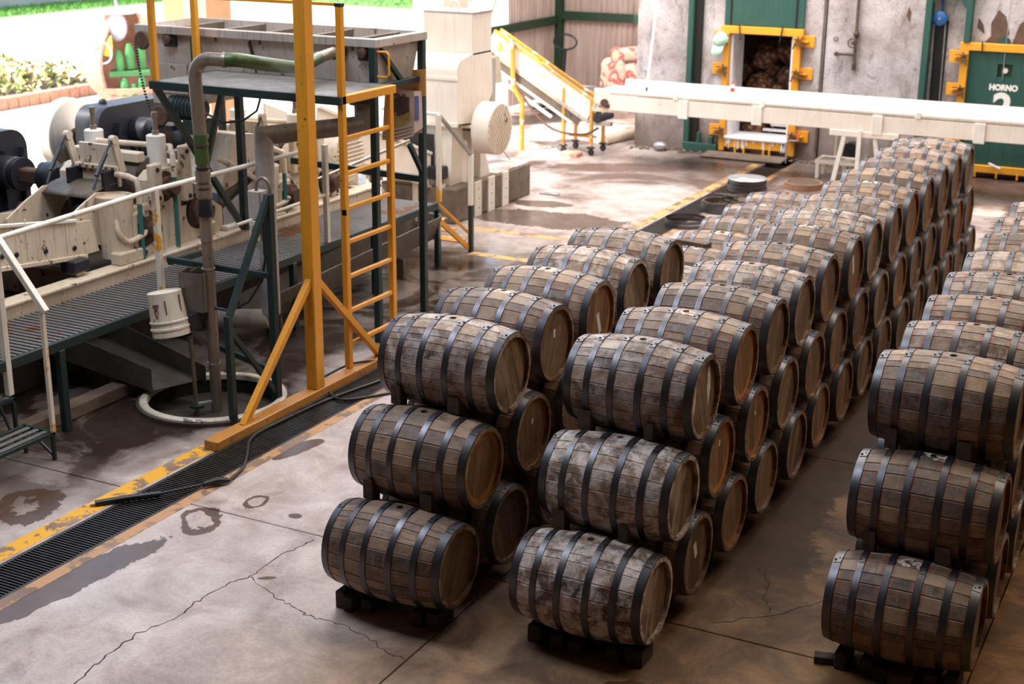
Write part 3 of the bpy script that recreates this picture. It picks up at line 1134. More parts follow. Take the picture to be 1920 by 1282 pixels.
def proto(key, mb, mats, sm=35):
    o = mb.build(key, mats, None, sm)
    C.objects.unlink(o)
    PROTO[key] = o.data
    bpy.data.objects.remove(o)


WF = (.70, .95, 1.35)
for i, q in enumerate(WF):
    proto('stave%d' % i, stave_mesh(False, q), M['stave'])
proto('bung_stave', stave_mesh(True, 1.35), M['bung'])
HOOPS = [(-.411, .056), (-.265, .045), (-.095, .045), (.095, .045), (.265, .045), (.411, .056)]
for i, (xc, wd) in enumerate(HOOPS):
    proto('hoop%d' % i, hoop_mesh(xc, wd, -.20 + .03 * ((i * 7) % 5)), [M['hoop'], M['iron']])
cuts = [-.258, -.172, -.082, .006, .098, .182, .258]
for i in range(6):
    proto('board%d' % i, board_mesh(cuts[i] + .001, cuts[i + 1] - .001), M['head'], 0)
mb = MB()
mb.lathe([(0, -.02), (HEADR, -.02), (HEADR, 0), (0, 0)], (-HEADX + .01, 0, 0), 'X', 32)
proto('back', mb, M['head'], 0)
bpy.data.objects.remove(HP)


def put(name, data, parent, color, rot=None):
    o = bpy.data.objects.new(name, data)
    C.objects.link(o)
    o.parent = parent
    o.color = color
    if rot is not None:
        o.rotation_euler = (rot, 0, 0)
    return o


def barrel(loc, label, group, color, roll, tilt=0.0):
    t = thing('oak_barrel', label, 'barrel', loc, group)
    t.rotation_euler = (roll, 0, tilt)
    put('bung_stave', PROTO['bung_stave'], t, color, 0.0)
    # 24 or so staves of three widths fill the rest of the circle
    seq, left = [], NS - 1.35
    while left > 2.75:
        q = random.choice((0, 1, 1, 2, 2))
        seq.append(q)
        left -= WF[q]
    tail = min(((a, b_) for a in (0, 1, 2) for b_ in (0, 1, 2)), key=lambda ab: abs(WF[ab[0]] + WF[ab[1]] - left))
    seq += tail
    k_ = (NS - 1.35) / sum(WF[q] for q in seq)
    a = 1.35 / 2
    for q in seq:
        a += WF[q] * k_ / 2
        put('stave', PROTO['stave%d' % q], t, color, -2 * PI * a / NS)
        a += WF[q] * k_ / 2
    for i in range(6):
        put('hoop', PROTO['hoop%d' % i], t, color)
    hr = random.uniform(-.5, .5) - roll
    for i in range(6):
        put('head_board', PROTO['board%d' % i], t, color, hr)
    put('barrel_head', PROTO['back'], t, color, 0.0)
    return t


PX, HZ = .7267, .5454
Z1 = .4173
ORD = ['first', 'second', 'third', 'fourth', 'fifth', 'sixth', 'seventh', 'eighth', 'ninth', 'tenth', 'eleventh', 'twelfth',
       'thirteenth', 'fourteenth', 'fifteenth']
LAY = ['bottom', 'middle', 'top']
SPECIAL = {   # (stack, layer, index): (label, chalk, orange, rust, paint)
    ('middle', 0, 0): ('chalk-whitened oak barrel at the foot of the middle stack, front of bottom layer', 1.0, 0, .8, 0),
    ('middle', 1, 0): ('grey and white mottled oak barrel, front of middle layer in the middle stack', 1.0, 0, .3, 0),
    ('middle', 2, 0): ('dark barrel with chalk streaks on its head, front of top layer, middle stack', .55, 0, .9, 0),
    ('middle', 2, 1): ('tan oak barrel with orange-rimmed head, second in top layer of the middle stack', .2, 1, .8, 1),
    ('middle', 1, 1): ('barrel with orange-stained head, second in the middle layer of the middle stack', .1, 1, .3, 0),
    ('left', 1, 0): ('oak barrel with bright orange-rimmed head, front of middle layer, left stack', .1, 1, .2, 0),
    ('left', 2, 0): ('patchy grey and rust barrel at the front of the left stack, top layer', .62, 0, 1, 0),
    ('left', 0, 0): ('plain brown oak barrel lowest at the front of the left stack', .1, .15, .5, 0),
    ('right', 0, 0): ('brown oak barrel with rusty hoop marks, lowest at front of the right stack', .1, 0, 1, 1),
    ('right', 1, 0): ('striped tan oak barrel, front of the middle layer in the right stack', .1, 0, .8, 1),
    ('right', 2, 0): ('dark oak barrel with pale top, front of the top layer in the right stack', .2, 0, .5, 0),
    ('left', 2, 3): ('oak barrel with whitish staves, fourth in the top layer of the left stack', .7, 0, .9, 0),
}
rnd = random.Random(11)
BAR = {}


def stack(side, x, ytop, counts, shift):
    for L in range(3):
        for i in range(counts[L]):
            z = Z1 + HZ * L
            y = ytop + PX * (i + (L - 2) * .5)
            key = (side, L, i)
            if key in SPECIAL:
                lab, ch, og, ru, pt = SPECIAL[key]
            else:
                lab = 'oak barrel, %s from the front in the %s layer of the %s stack' % (ORD[i], LAY[L], side)
                ch = rnd.choice([.0, .08, .2, .35, .12, .5])
                og = rnd.choice([0, 0, .2, .6, .1])
                ru = rnd.choice([.3, .5, .8, 1.0])
                pt = 1 if rnd.random() < .4 else 0
            roll = rnd.uniform(-.07, .07)
            random.seed(rnd.random())
            b = barrel((x + rnd.uniform(-.012, .012), y, z), lab, 'barrels of the %s stack' % side, (ch, og, ru, float(pt)), roll, rnd.uniform(-.012, .012))
            BAR[key] = b


stack('left', -1.303, -.172, (13, 12, 5), 0)
stack('middle', 0.0, 0.0, (15, 14, 13), 0)
stack('right', 1.804, .613, (10, 9, 8), 0)

# paper labels and chalk marks on some heads
for key, (dy, dz, wy, wz) in {('left', 2, 2): (.0, -.06, .05, .17), ('left', 1, 1): (.02, .07, .026, .034), ('middle', 2, 5): (.0, .03, .05, .17),
                              ('middle', 1, 2): (.02, .07, .022, .03), ('left', 2, 1): (.0, .07, .03, .06), ('middle', 0, 1): (.01, .02, .05, .11), ('middle', 1, 1): (.01, .10, .026, .045)}.items():
    b = BAR[key]
    mb = MB()
    mb.box((HEADX, dy - wy / 2, dz - wz / 2), (HEADX + .002, dy + wy / 2, dz + wz / 2), 0)
    o = mb.build('paper_label', M['paper'], None, 0)
    o.parent = b
    o.rotation_euler = (-b.rotation_euler[0] + (.35 if wz > .1 else 0), 0, 0)
b = BAR[('middle', 2, 0)]
for dy in (-.16, .10):
    mb = MB()
    pts = []
    for k in range(9):
        t = k / 8
        pts.append((dy + .035 * math.sin(PI * t) + random.uniform(-.006, .006), -.10 + .30 * t))
    for k in range(8, -1, -1):
        t = k / 8
        pts.append((dy - .030 * math.sin(PI * t) + random.uniform(-.006, .006), -.10 + .30 * t))
    mb.prism(pts, 'X', HEADX, HEADX + .0015)
    o = mb.build('chalk_mark', M['paper'], None, 0)
    o.parent = b

# timber under and between the barrels
SX = {'left': (-1.303, -.172), 'middle': (0.0, 0.0), 'right': (1.804, .613)}
NB = {'left': 13, 'middle': 15, 'right': 10}
for side, (x, yt) in SX.items():
    y0 = yt - PX
    for k, dx in enumerate((-.17, .21)):
        top = Z1 - prad(dx) - .004
        mb = MB().box((x + dx - .04, y0 - .16, 0), (x + dx + .04, y0 + PX * (NB[side] - 1) + .2, top), .006)
        o = mb.build('timber_rail', M['block'], None, origin=(x + dx, y0, 0))
        tag(o, 'dark timber rail on the floor under the %s barrel stack, %s of the pair' % (side, ('left', 'right')[k]), 'rail')
    for k, (dx, dy, wd) in enumerate({'left': ((-.36, -.13, .07), (-.285, -.15, .07), (.33, -.1, .09)), 'middle': ((-.33, -.1, .09), (-.04, -.12, .09), (.34, -.08, .12)),
                                      'right': ((-.33, -.13, .07), (-.08, -.15, .09), (.04, -.17, .14), (.33, -.1, .08))}[side]):
        h = Z1 - prad(dx) - .006 - max(0, (abs(dy) - .11)) * .0
        o = MB().box((x + dx - wd / 2, y0 + dy - .05, 0), (x + dx + wd / 2, y0 + .06, h), .006).build('timber_block', M['block'] if k != 2 or side != 'right' else M['wedge'], None, origin=(x + dx, y0, 0))
        tag(o, 'short timber block, %s from the left, under the front barrel of the %s stack' % (ORD[k], side), 'block')
o = MB().box((1.804 - .50, .613 - PX - .16, .0), (1.804 - .36, .613 - PX - .08, .05), .005, ('Z', .25)).build('timber_block', M['block'], None, origin=(1.37, -.23, 0))
tag(o, 'flat dark board end poking out left of the right stack', 'block')
for side, (x, yt) in SX.items():
    for L in (0, 1):
        yb = yt + PX * (-1 + L * .5)
        zb = Z1 + HZ * L
        for k, dx in enumerate((-.27, .17)):
            dr = RB - prad(abs(dx))
            mb = MB()
            base = [(.05, RB - .003), (.10, RB - .014), (.145, RB - .032)]
            upz = lambda yy: HZ - math.sqrt(max(0, (RB) ** 2 - (PX / 2 - yy) ** 2))
            topc = [(.145, upz(.145) - .004 + .002), (.10, upz(.10) - .004), (.05, min(upz(.05) - .004, RB + .10))]
            poly = [(yb + p[0], zb + p[1] - dr + .003) for p in base] + [(yb + p[0], zb + p[1] + dr - .004) for p in topc if p[1] > .305]
            wd = (.07, .085)[k] if (side != 'middle') else (.085, .06)[k]
            mb.prism(poly, 'X', x + dx - wd / 2, x + dx + wd / 2)
            o = mb.build('timber_wedge', M['wedge'], None, 0, origin=(x + dx, yb + .06, zb + RB))
            tag(o, 'timber wedge holding the front %s-layer barrel of the %s stack, %s one' % (LAY[L + 1], side, ('left', 'right')[k]), 'wedge')
o = MB().prism([(-1.62, 4.62), (-1.22, 4.55), (-1.20, 4.66)], 'Z', 1.255, 1.32).build('timber_wedge', M['wedge'], None, 0, origin=(-1.4, 4.6, 1.28))
tag(o, 'loose triangular timber wedge lying on the low barrels beside the middle stack', 'wedge')

# ------------------------------------------------------------------ yellow gantry post over the drain
g = thing('gantry_stand', 'tall yellow steel post with slanting braces on a long floor beam', 'gantry', (-4.17, 2.27, 0))
MB().box((-4.245, .72, 0.003), (-4.105, 3.95, .085), .006).build('floor_beam', M['beam'], g)
MB().box((-4.235, 2.205, .085), (-4.115, 2.335, 4.6), .006).build('post', M['yellow'], g)
MB().beam((-4.175, 1.17, .07), (-4.175, 2.23, 1.13), .062, .062).build('brace', M['yellow'], g)
MB().beam((-4.175, 3.40, .07), (-4.175, 2.31, 1.13), .062, .062).build('brace', M['yellow'], g)

# ------------------------------------------------------------------ service platform with its ladder
ZP = 2.71
g = thing('service_platform', 'raised green grating platform with yellow handrail and yellow ladder down to the floor', 'platform', (-4.22, 2.9, 0))
mb = MB()
for k in range(27):
    y = 2.88 + k * .0352
    mb.box((-6.40, y, ZP - .03), (-4.26, y + .015, ZP), 0)
stuff(mb.build('grating_bar', M['galv'], g, 0))
MB().box((-6.44, 2.83, ZP - .075), (-4.19, 2.87, ZP + .004), .004).build('front_beam', M['green'], g)
MB().box((-6.44, 3.83, ZP - .075), (-4.26, 3.87, ZP), .004).build('back_beam', M['green'], g)
MB().box((-6.44, 2.87, ZP - .075), (-6.40, 3.83, ZP), .004).build('end_beam', M['green'], g)
MB().box((-4.26, 2.87, ZP - .072), (-4.19, 3.80, ZP + .006), .004).build('end_beam', M['yellow'], g)
MB().box((-5.4, 2.87, ZP - .075), (-5.36, 3.83, ZP - .031), .002).build('cross_beam', M['green'], g)
for i, (y, zt_) in enumerate(((2.90, 3.54), (3.72, ZP - .07))):
    MB().box((-4.25, y - .032, .09 if i == 0 else .09), (-4.19, y + .032, zt_), .005).build('ladder_stile', M['yellow'], g)
for z in (2.32, 1.989, 1.658, 1.332, .992, .651, .321):
    MB().box((-4.238, 2.93, z - .02), (-4.202, 3.69, z + .02), .005).build('ladder_rung', M['yellow'], g)
MB().box((-4.236, 2.884, 1.60), (-4.186, 2.868, 1.66), .003).build('clamp', M['iron'], g)
MB().box((-6.43, 2.86, ZP), (-6.365, 2.915, 3.9), .005).build('handrail_post', M['yellow'], g)
MB().box((-6.63, 3.74, ZP - .08), (-6.565, 3.80, 3.9), .005).build('handrail_post', M['yellow'], g)
MB().beam((-4.22, 2.90, 3.535), (-6.43, 2.90, 3.535), .03, .03).build('handrail', M['yellow'], g)
MB().box((-4.255, 2.865, 3.515), (-4.185, 2.935, 3.55), .004).build('rail_cap', M['green'], g)
# brackets that carry the platform on the mill bed
for nm, a, b, wd in (('bracket', (-6.38, 2.86, 2.66), (-6.37, 4.10, 1.0), .06), ('bracket', (-6.12, 3.6, 2.64), (-6.42, 3.6, 1.75), .055),
                     ('support_leg', (-6.37, 4.14, 2.64), (-6.37, 4.14, .96), .075)):
    MB().beam(a, b, wd, wd).build(nm, M['green'], g)
MB().box((-6.30, 3.72, 2.50), (-6.02, 3.86, 2.63), .006).build('leg_head', M['steel_dark'], g)
MB().path([(-5.60, 3.5, 2.52), (-5.62, 3.46, 2.40), (-5.75, 3.40, 2.30), (-5.95, 3.35, 2.27), (-6.2, 3.40, 2.33), (-6.35, 3.5, 2.42)], .012, 8).build('cable', M['black'], g)

# ------------------------------------------------------------------ stainless hopper behind the platform
g = thing('wash_hopper', 'long stained steel hopper with cross plates, held up on dark green legs', 'hopper', (-6.2, 4.4, 0))
x0, x1, y0, y1, zt = -7.56, -4.50, 3.93, 4.93, 3.12
T = .012
mb = MB()
top = [(x0 + .08, y0 + .05, zt), (x1 - .05, y0 + .05, zt), (x1 - .05, y1 - .05, zt), (x0 + .08, y1 - .05, zt)]
bot = [(x0 + .20, y0 + .13, 2.64), (x1 - .12, y0 + .13, 2.64), (x1 - .12, y1 - .13, 2.64), (x0 + .20, y1 - .13, 2.64)]
for k in range(4):
    q = (k + 1) % 4
    mb.plate(top[k], top[q], bot[q], bot[k], T)
mb.plate(bot[0], bot[1], bot[2], bot[3], T)
mb.build('trough', M['steel'], g, 0)
MB().prism([(x0 + .12, 2.28), (x0 + .70, 2.28), (x0 + 1.35, 2.70), (x0 + 1.35, 2.95), (x0 + .06, 2.95)], 'Y', y0 + .10, y1 - .14).build('lower_casing', M['steel'], g, 0)
MB().box((x0 + .22, y0 + .075, 2.40), (x0 + .62, y0 + .10, 2.72), .006).build('inspection_plate', M['steel'], g)
for nm, lo, hi in (('rim', (x0, y0, zt - .085), (x1, y0 + .06, zt)), ('rim', (x0, y1 - .06, zt - .085), (x1, y1, zt)),
                   ('rim', (x0, y0 + .06, zt - .085), (x0 + .08, y1 - .06, zt)), ('rim', (x1 - .06, y0 + .06, zt - .085), (x1, y1 - .06, zt))):
    MB().box(lo, hi, .006).build(nm, M['steel'], g)
for k in range(5):
    x = x0 + .45 + k * .57
    MB().box((x, y0 + .06, zt - .13), (x + .035, y1 - .06, zt - .015), .004).build('cross_plate', M['steel_dark'], g)
MB().box((-6.06, y0 + .06, 2.66), (-6.045, y0 + .10, 3.03), 0, ('X', .33)).build('seam', M['rust'], g, 0)
for (x, y) in ((-4.55, 3.96), (-4.545, 4.88)):
    MB().box((x - .035, y - .035, 0), (x + .035, y + .035, 3.04), .005).build('leg', M['green'], g)
for (x, y) in ((-6.75, 3.93), (-7.2, 4.88)):
    MB().box((x - .035, y - .035, .96), (x + .035, y + .035, 3.04), .005).build('leg', M['green'], g)
MB().beam((-4.55, 3.99, 2.64), (-4.55, 4.86, 2.64), .06, .06).build('cross_beam', M['green'], g)
MB().beam((-4.55, 4.1, 3.0), (-4.55, 4.5, 2.64), .05, .05).build('brace', M['green'], g)
MB().beam((-4.548, 4.86, 1.66), (-4.548, 4.62, 1.98), .05, .05).build('brace', M['green'], g)
MB().beam((-6.3, 4.95, 1.60), (-4.55, 4.92, 1.56), .06, .07).build('cross_beam', M['green'], g)
MB().path([(-4.51, 3.97, 3.0), (-4.40, 3.97, 3.0), (-4.375, 3.97, 2.975), (-4.375, 3.97, 2.78), (-4.40, 3.97, 2.755), (-4.51, 3.97, 2.755)], .012, 8).build('grab_handle', M['yellow'], g)
for (x, z) in ((-7.12, 2.98), (-4.66, 2.98)):
    b = MB().box((x - .08, y0 + .03, z - .08), (x + .08, y0 + .09, z + .08), .012).build('bearing', M['iron'], g)
    MB().lathe([(.05, 0), (.05, .05), (.02, .06), (0, .06)], (x, y0 + .03, z), (0, -1, 0), 14).build('bearing_cap', M['rust'], b)
MB().lathe([(.0, 0), (.09, 0), (.10, .012), (.10, .03), (.09, .042), (0, .042)], (-7.42, y0 - .02, 2.96), (0, -1, 0), 22).build('sprocket', M['rust'], g)
MB().lathe([(.0, 0), (.10, 0), (.11, .012), (.11, .03), (.10, .042), (0, .042)], (-7.24, y0 - .02, 2.17), (0, -1, 0), 22).build('sprocket', M['rust'], g)
mb = MB()
a, b = Vector((-7.52, y0 - .04, 2.94)), Vector((-7.36, y0 - .04, 2.17))
for k in range(26):
    t = k / 25
    p = a.lerp(b, t) + Vector((-.03 * math.sin(PI * t), 0, 0))
    mb.box(p - Vector((.012, .010, .011)), p + Vector((.012, .010, .011)), .003)
for k in range(10):
    t = PI * (1.0 + k / 9 * .55)
    p = Vector((-7.24 + .12 * math.cos(t), y0 - .04, 2.17 + .12 * math.sin(t)))
    mb.box(p - Vector((.012, .010, .011)), p + Vector((.012, .010, .011)), .003)
stuff(mb.build('drive_chain', M['black'], g))
md = MB().lathe([(.0, -.02), (.11, -.02), (.13, 0), (.13, .36), (.10, .42), (0, .42)], (-7.20, 4.06, 2.25), 'X', 18).build('drive_motor', M['green'], g)
mb = MB()
for k in range(6):
    mb.ring((-7.12 + k * .05, 4.06, 2.25), .12, .14, .012, 'X', 18)
mb.build('cooling_fin', M['green'], md)
MB().box((-7.0, 3.95, 1.98), (-6.75, 4.2, 2.14), .012).build('gear_case', M['green'], g)
MB().box((-7.34, 3.88, 2.01), (-7.08, 4.1, 2.07), .006).build('motor_bracket', M['iron'], g)
MB().tube((-4.95, 3.99, 2.97), (-4.95, 3.86, 2.98), .075, 16).build('inlet_flange', M['rust'], g)

# steel waste duct from the hopper outlet down to the gutter
g = thing('waste_duct', 'fat mitred steel duct from the hopper to the gutter below the walkway', 'duct', (-5.43, 3.30, .36))
e1, e2 = (-5.43, 3.30, 2.19), (-4.95, 4.38, 2.19)
r = .095
mb = MB()
d1, d2 = Vector((0, 0, -1)), (Vector(e2) - Vector(e1)).normalized()
bis = (d2 - d1).normalized()
seg = 18
vs = []
for base, dr, org in ((Vector((-5.43, 3.30, .36)), Vector((0, 0, 1)), None),):
    X, Y = Vector((1, 0, 0)), Vector((0, 1, 0))
X2 = d2.cross(Vector((0, 0, 1))).normalized()
pl_n = (Vector((0, 0, 1)) + d2).normalized()
ra, rb, rc = [], [], []
for j in range(seg):
    a = 2 * PI * j / seg
    off = X2 * math.cos(a) * r + d2 * math.sin(a) * r
    p0 = Vector((-5.43, 3.30, .36)) + off
    t = (Vector(e1) - p0).dot(pl_n) / pl_n.z
    pm = p0 + Vector((0, 0, t))
    off2 = (pm - Vector(e1))
    rel = off2 - d2 * off2.dot(d2)
    ra.append(p0)
    rb.append(pm)
    rc.append(Vector(e2) + rel)
mb.add(ra + rb, [(j, (j + 1) % seg, seg + (j + 1) % seg, seg + j) for j in range(seg)] + [tuple(range(seg))])
mb.build('duct_leg', M['galv'], g)
mb = MB()
mb.add(rb + rc, [(j, (j + 1) % seg, seg + (j + 1) % seg, seg + j) for j in range(seg)])
mb.build('duct_run', M['steel_dark'], g)
MB().tube((-4.95, 4.38, 2.12), (-4.95, 4.38, 2.62), .10, 16).build('duct_riser', M['steel_dark'], g)
MB().ring((-4.95, 4.38, 2.40), .10, .15, .025, 'Z', 20).build('flange', M['rust'], g)

# ------------------------------------------------------------------ sunken tank, pump, hose
g = thing('sunken_tank', 'round sunken mash tank with a pale raised rim beside the yellow floor beam', 'tank', (TX, TY, 0))
mb = MB()
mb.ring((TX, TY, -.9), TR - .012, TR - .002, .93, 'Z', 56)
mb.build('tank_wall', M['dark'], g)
MB().ring((TX, TY, 0.001), TR - .012, .70, .035, 'Z', 56).build('kerb_ring', M['plinth_dark'], g)
mb = MB()
mb.lathe([(.595, .0), (.600, .045), (.612, .056), (.655, .056), (.672, .044), (.676, .0)], (TX, TY, .004), 'Z', 60, True)
mb.build('rim_pipe', paint('rim_white', (.62, .58, .52), (.10, .07, .05), .5, 5, .35, .6), g)
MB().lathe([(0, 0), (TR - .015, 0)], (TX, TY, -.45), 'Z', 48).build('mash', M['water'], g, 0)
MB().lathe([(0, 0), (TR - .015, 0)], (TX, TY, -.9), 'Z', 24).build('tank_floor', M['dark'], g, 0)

ps = thing('pump_stand', 'dark green A-shaped steel frame standing over the sunken tank', 'frame', (-4.40, 1.6, 0))
MB().box((-4.425, 1.285, .0), (-4.365, 1.345, 1.0), .004).build('post', M['green'], ps)
MB().box((-4.415, 1.91, .0), (-4.345, 1.98, 1.96), .004).build('post', M['green'], ps)
MB().beam((-4.39, 1.32, .98), (-4.38, 1.93, 1.94), .05, .055).build('brace', M['green'], ps)
MB().beam((-4.39, 1.34, .84), (-4.38, 1.92, .12), .04, .045).build('brace', M['green'], ps)
MB().beam((-4.38, 1.92, 1.22), (-5.50, 1.86, 1.245), .045, .055).build('cross_bar', M['green'], ps)
MB().beam((-4.38, 1.94, .30), (-5.48, 2.42, .26), .045, .055).build('cross_bar', M['green'], ps)
MB().box((-5.52, 2.40, .0), (-5.45, 2.47, 1.22), .004).build('post', M['green'], ps)
MB().beam((-5.485, 1.86, 1.22), (-5.485, 2.44, 1.20), .045, .055).build('cross_bar', M['green'], ps)
MB().box((-4.60, 1.93, 1.72), (-4.47, 2.05, 1.97), .006).build('switch_box', M['steel'], ps)
MB().box((-4.60, 1.93, 1.52), (-4.48, 2.03, 1.70), .006).build('switch_box', M['cream'], ps)
MB().box((-4.48, 1.95, 1.38), (-4.41, 2.05, 1.86), .012).build('motor_housing', M['black'], ps)
MB().path([(-4.53, 1.97, 1.96)] + [(-4.455 - .075 * math.cos(a), 1.97, 1.99 + .10 * math.sin(a)) for a in [PI * k / 12 for k in range(13)]] + [(-4.38, 1.97, 1.85)], .017, 10).build('lifting_eye', M['pipe'], ps)
MB().path([(-4.46, 1.98, 1.40), (-4.50, 1.95, 1.15), (-4.62, 1.90, .95), (-4.78, 1.82, .86), (-4.92, 1.78, .88)], .014, 8).build('cable', M['black'], ps)

pp = thing('pump_pipe', 'upright steel pump pipe rising from the tank and bent over into a green hose', 'pipe', (-4.97, 1.79, -.16))
path = [(-4.965, 1.785, -.30), (-4.965, 1.785, .80)]
MB().tube((-4.955, 1.78, -.5), (-4.965, 1.785, 1.50), .052, 18).build('lower_pipe', M['pipe'], pp)
MB().tube((-4.965, 1.785, 1.50), (-4.97, 1.79, 1.98), .056, 18).build('mid_pipe', M['pipe'], pp)
for z, r_, h_, mt in ((1.73, .075, .05, 'iron'), (1.78, .064, .10, 'iron'), (1.90, .070, .07, 'pipe'), (1.99, .074, .03, 'pipe'), (2.04, .068, .10, 'pipe'), (2.15, .060, .02, 'iron'),
                      (2.36, .066, .022, 'rust'), (1.24, .062, .012, 'galv'), (.34, .062, .012, 'galv')):
    MB().lathe([(.05, 0), (r_, 0), (r_, h_), (.05, h_)], (-4.968, 1.787, z), 'Z', 18).build('coupling', M[mt], pp)
MB().tube((-4.97, 1.79, 1.98), (-4.97, 1.79, 2.34), .052, 18).build('mid_pipe', M['pipe'], pp)
MB().tube((-4.97, 1.79, 2.20), (-4.975, 1.79, 2.46), .063, 18).build('rubber_sleeve', M['hose_green'], pp)
pts = [(-4.975, 1.79, 2.42), (-5.005, 1.80, 2.96)]
for k in range(1, 9):
    a = PI / 2 * k / 8
    pts.append((-5.005 + .16 * (1 - math.cos(a)), 1.80 + .02 * k / 8, 2.96 + .16 * math.sin(a)))
pts.append((-4.70, 1.84, 3.118))
mb = MB()
mb.path(pts, .060, 18)
mb.build('upper_pipe', M['pipe'], pp)
hp = [(-4.72, 1.84, 3.118), (-4.62, 1.92, 3.115), (-4.58, 2.2, 3.06), (-4.66, 2.6, 2.99), (-4.80, 3.0, 2.93), (-4.91, 3.35, 2.92), (-4.95, 3.60, 2.95)]
def smooth(pts, n=6):
    P = [Vector(p) for p in pts]
    P = [P[0] * 2 - P[1]] + P + [P[-1] * 2 - P[-2]]
    out = []
    for i in range(1, len(P) - 2):
        for k in range(n):
            f = k / n
            a, b, c, d = P[i - 1:i + 3]
            out.append(0.5 * ((2 * b) + (c - a) * f + (2 * a - 5 * b + 4 * c - d) * f * f + (3 * b - a - 3 * c + d) * f ** 3))
    out.append(P[-2])
    return out
MB().path(smooth(hp), .062, 18).build('flexible_hose', M['hose_green'], pp)
MB().lathe([(.060, 0), (.068, 0), (.068, .025), (.060, .025)], (-4.72, 1.84, 3.118), (1, .5, 0), 18).build('hose_clamp', M['pipe'], pp)
MB().tube((-4.945, 3.55, 2.945), (-4.95, 3.88, 2.98), .056, 18).build('end_pipe', M['pipe'], pp)
# paddle bracket and box on the pipe
MB().tube((-5.06, 1.62, -.14), (-5.075, 1.60, .82), .020, 10).build('shaft', M['pipe'], pp)
MB().box((-5.12, 1.56, .70), (-5.0, 1.70, .86), .01).build('gear_head', M['iron'], pp)
MB().lathe([(.02, 0), (.07, .005), (.07, .03), (.02, .04)], (-5.06, 1.62, -.06), 'Z', 14).build('coupling', M['green'], pp)
MB().beam((-5.06, 1.62, -.03), (-4.96, 1.78, -.03), .03, .03).build('clamp_arm', M['galv'], pp)
bx = MB()
a_ = [(-5.17, 1.62), (-4.94, 1.66), (-4.98, 1.84), (-5.21, 1.80)]
for k in range(4):
    q = (k + 1) % 4
    bx.plate((*a_[k], .86), (*a_[q], .86), (*a_[q], 1.22), (*a_[k], 1.22), .008)
bx.plate((*a_[0], .86), (*a_[1], .86), (*a_[2], .86), (*a_[3], .86), .008)
bx.plate((-5.06, 1.64, .9), (-5.10, 1.82, .9), (-5.10, 1.82, 1.24), (-5.06, 1.64, 1.24), .006)
bx.build('pump_guard', M['steel_dark'], pp, 0)
MB().box((-5.40, 1.48, .64), (-5.0, 1.60, .665), .004).build('bucket_shelf', M['iron'], pp)

# upside-down bucket on the shelf, tilted
bk = thing('plastic_bucket', 'dirty white plastic bucket turned upside down beside the pump pipe', 'bucket', (-5.17, 1.47, .668))
prof = [(.128, 0), (.150, .0), (.152, .03), (.150, .055), (.158, .058), (.158, .075), (.149, .08), (.148, .115), (.156, .118), (.156, .132), (.147, .136), (.136, .355), (.138, .37), (.130, .375), (.126, .362), (0, .352)]
M['bucket'] = paint('bucket_plastic', (.72, .66, .56), (.20, .13, .08), .30, 11, .5, .45)
mb = MB()
mb.lathe(prof, (0, 0, 0), 'Z', 36)
o = mb.build('shell', M['bucket'], None, 40)
o.parent = bk
for (a, wd, z0_, z1_) in ((-1.25, .006, .14, .31), (-.35, .006, .15, .34)):
    mb = MB()
    mb.box((.136, -wd, z0_), (.146, wd, z1_), .001, ('Y', .05))
    q = mb.build('seam', M['inkbrown'], None, 0)
    q.parent = bk
    q.rotation_euler = (0, 0, a)
mb = MB()
vs, fs = [], []
for i in range(7):
    for j in range(5):
        a = -2.05 + .42 * i / 6
        z = .17 + .115 * j / 4
        r_ = .1475 - (z - .136) * .05 + .0012
        vs.append((r_ * math.cos(a), r_ * math.sin(a), z))
cells = {(0, 3), (1, 3), (2, 3), (3, 3), (4, 3), (5, 3), (1, 2), (2, 2), (3, 2), (4, 2), (1, 1), (2, 1), (4, 1), (2, 0), (3, 0)}
for i, j in cells:
    fs.append((i * 5 + j, (i + 1) * 5 + j, (i + 1) * 5 + j + 1, i * 5 + j + 1))
mb.add(vs, fs)
q = mb.build('printed_emblem', M['inkbrown'], None, 0)
q.parent = bk
bk.rotation_euler = (R(-6), R(-9), R(20))
bk.scale = (1.13, 1.13, 1.08)

# ------------------------------------------------------------------ pressure washer lance and its hose
g = thing('pressure_washer_lance', 'black pressure washer lance and hose lying across the drain grate', 'washer', (-3.95, -.3, 0))
MB().path(smooth([(-4.235, -.60, .022), (-4.074, -.415, .03), (-3.90, -.235, .032)], 4), .024, 10).build('grip_sleeve', M['black'], g)
MB().tube((-3.91, -.25, .034), (-3.70, .09, .036), .010, 8).build('lance_tube', M['iron'], g)
MB().path([(-3.72, .06, .036), (-3.66, .16, .042), (-3.60, .22, .036)], .028, 10, True, [.022, .034, .022]).build('trigger_handle', M['black'], g)
MB().tube((-4.26, -.63, .014), (-4.22, -.59, .02), .012, 8).build('nozzle', M['galv'], g)
MB().path(smooth([(-3.60, .22, .03), (-3.64, .36, .016), (-3.70, .55, .014), (-3.84, .78, .014), (-4.0, 1.02, .012), (-4.055, 1.22, .012), (-4.05, 1.5, .012), (-4.02, 2.05, .012), (-3.95, 2.5, .012), (-3.86, 2.95, .012), (-3.85, 3.6, .012)], 6), .013, 8).build('washer_hose', M['black'], g)
o = MB().path(smooth([(-4.09, 2.36, .02), (-3.96, 2.27, .016), (-3.84, 2.28, .016), (-3.70, 2.46, .014), (-3.56, 2.68, .014), (-3.40, 2.95, .014)], 6), .014, 8).build('coiled_cable', M['black'], None, origin=(-3.8, 2.4, 0))
tag(o, 'thin black cable lying from the yellow post across the grate', 'cable')
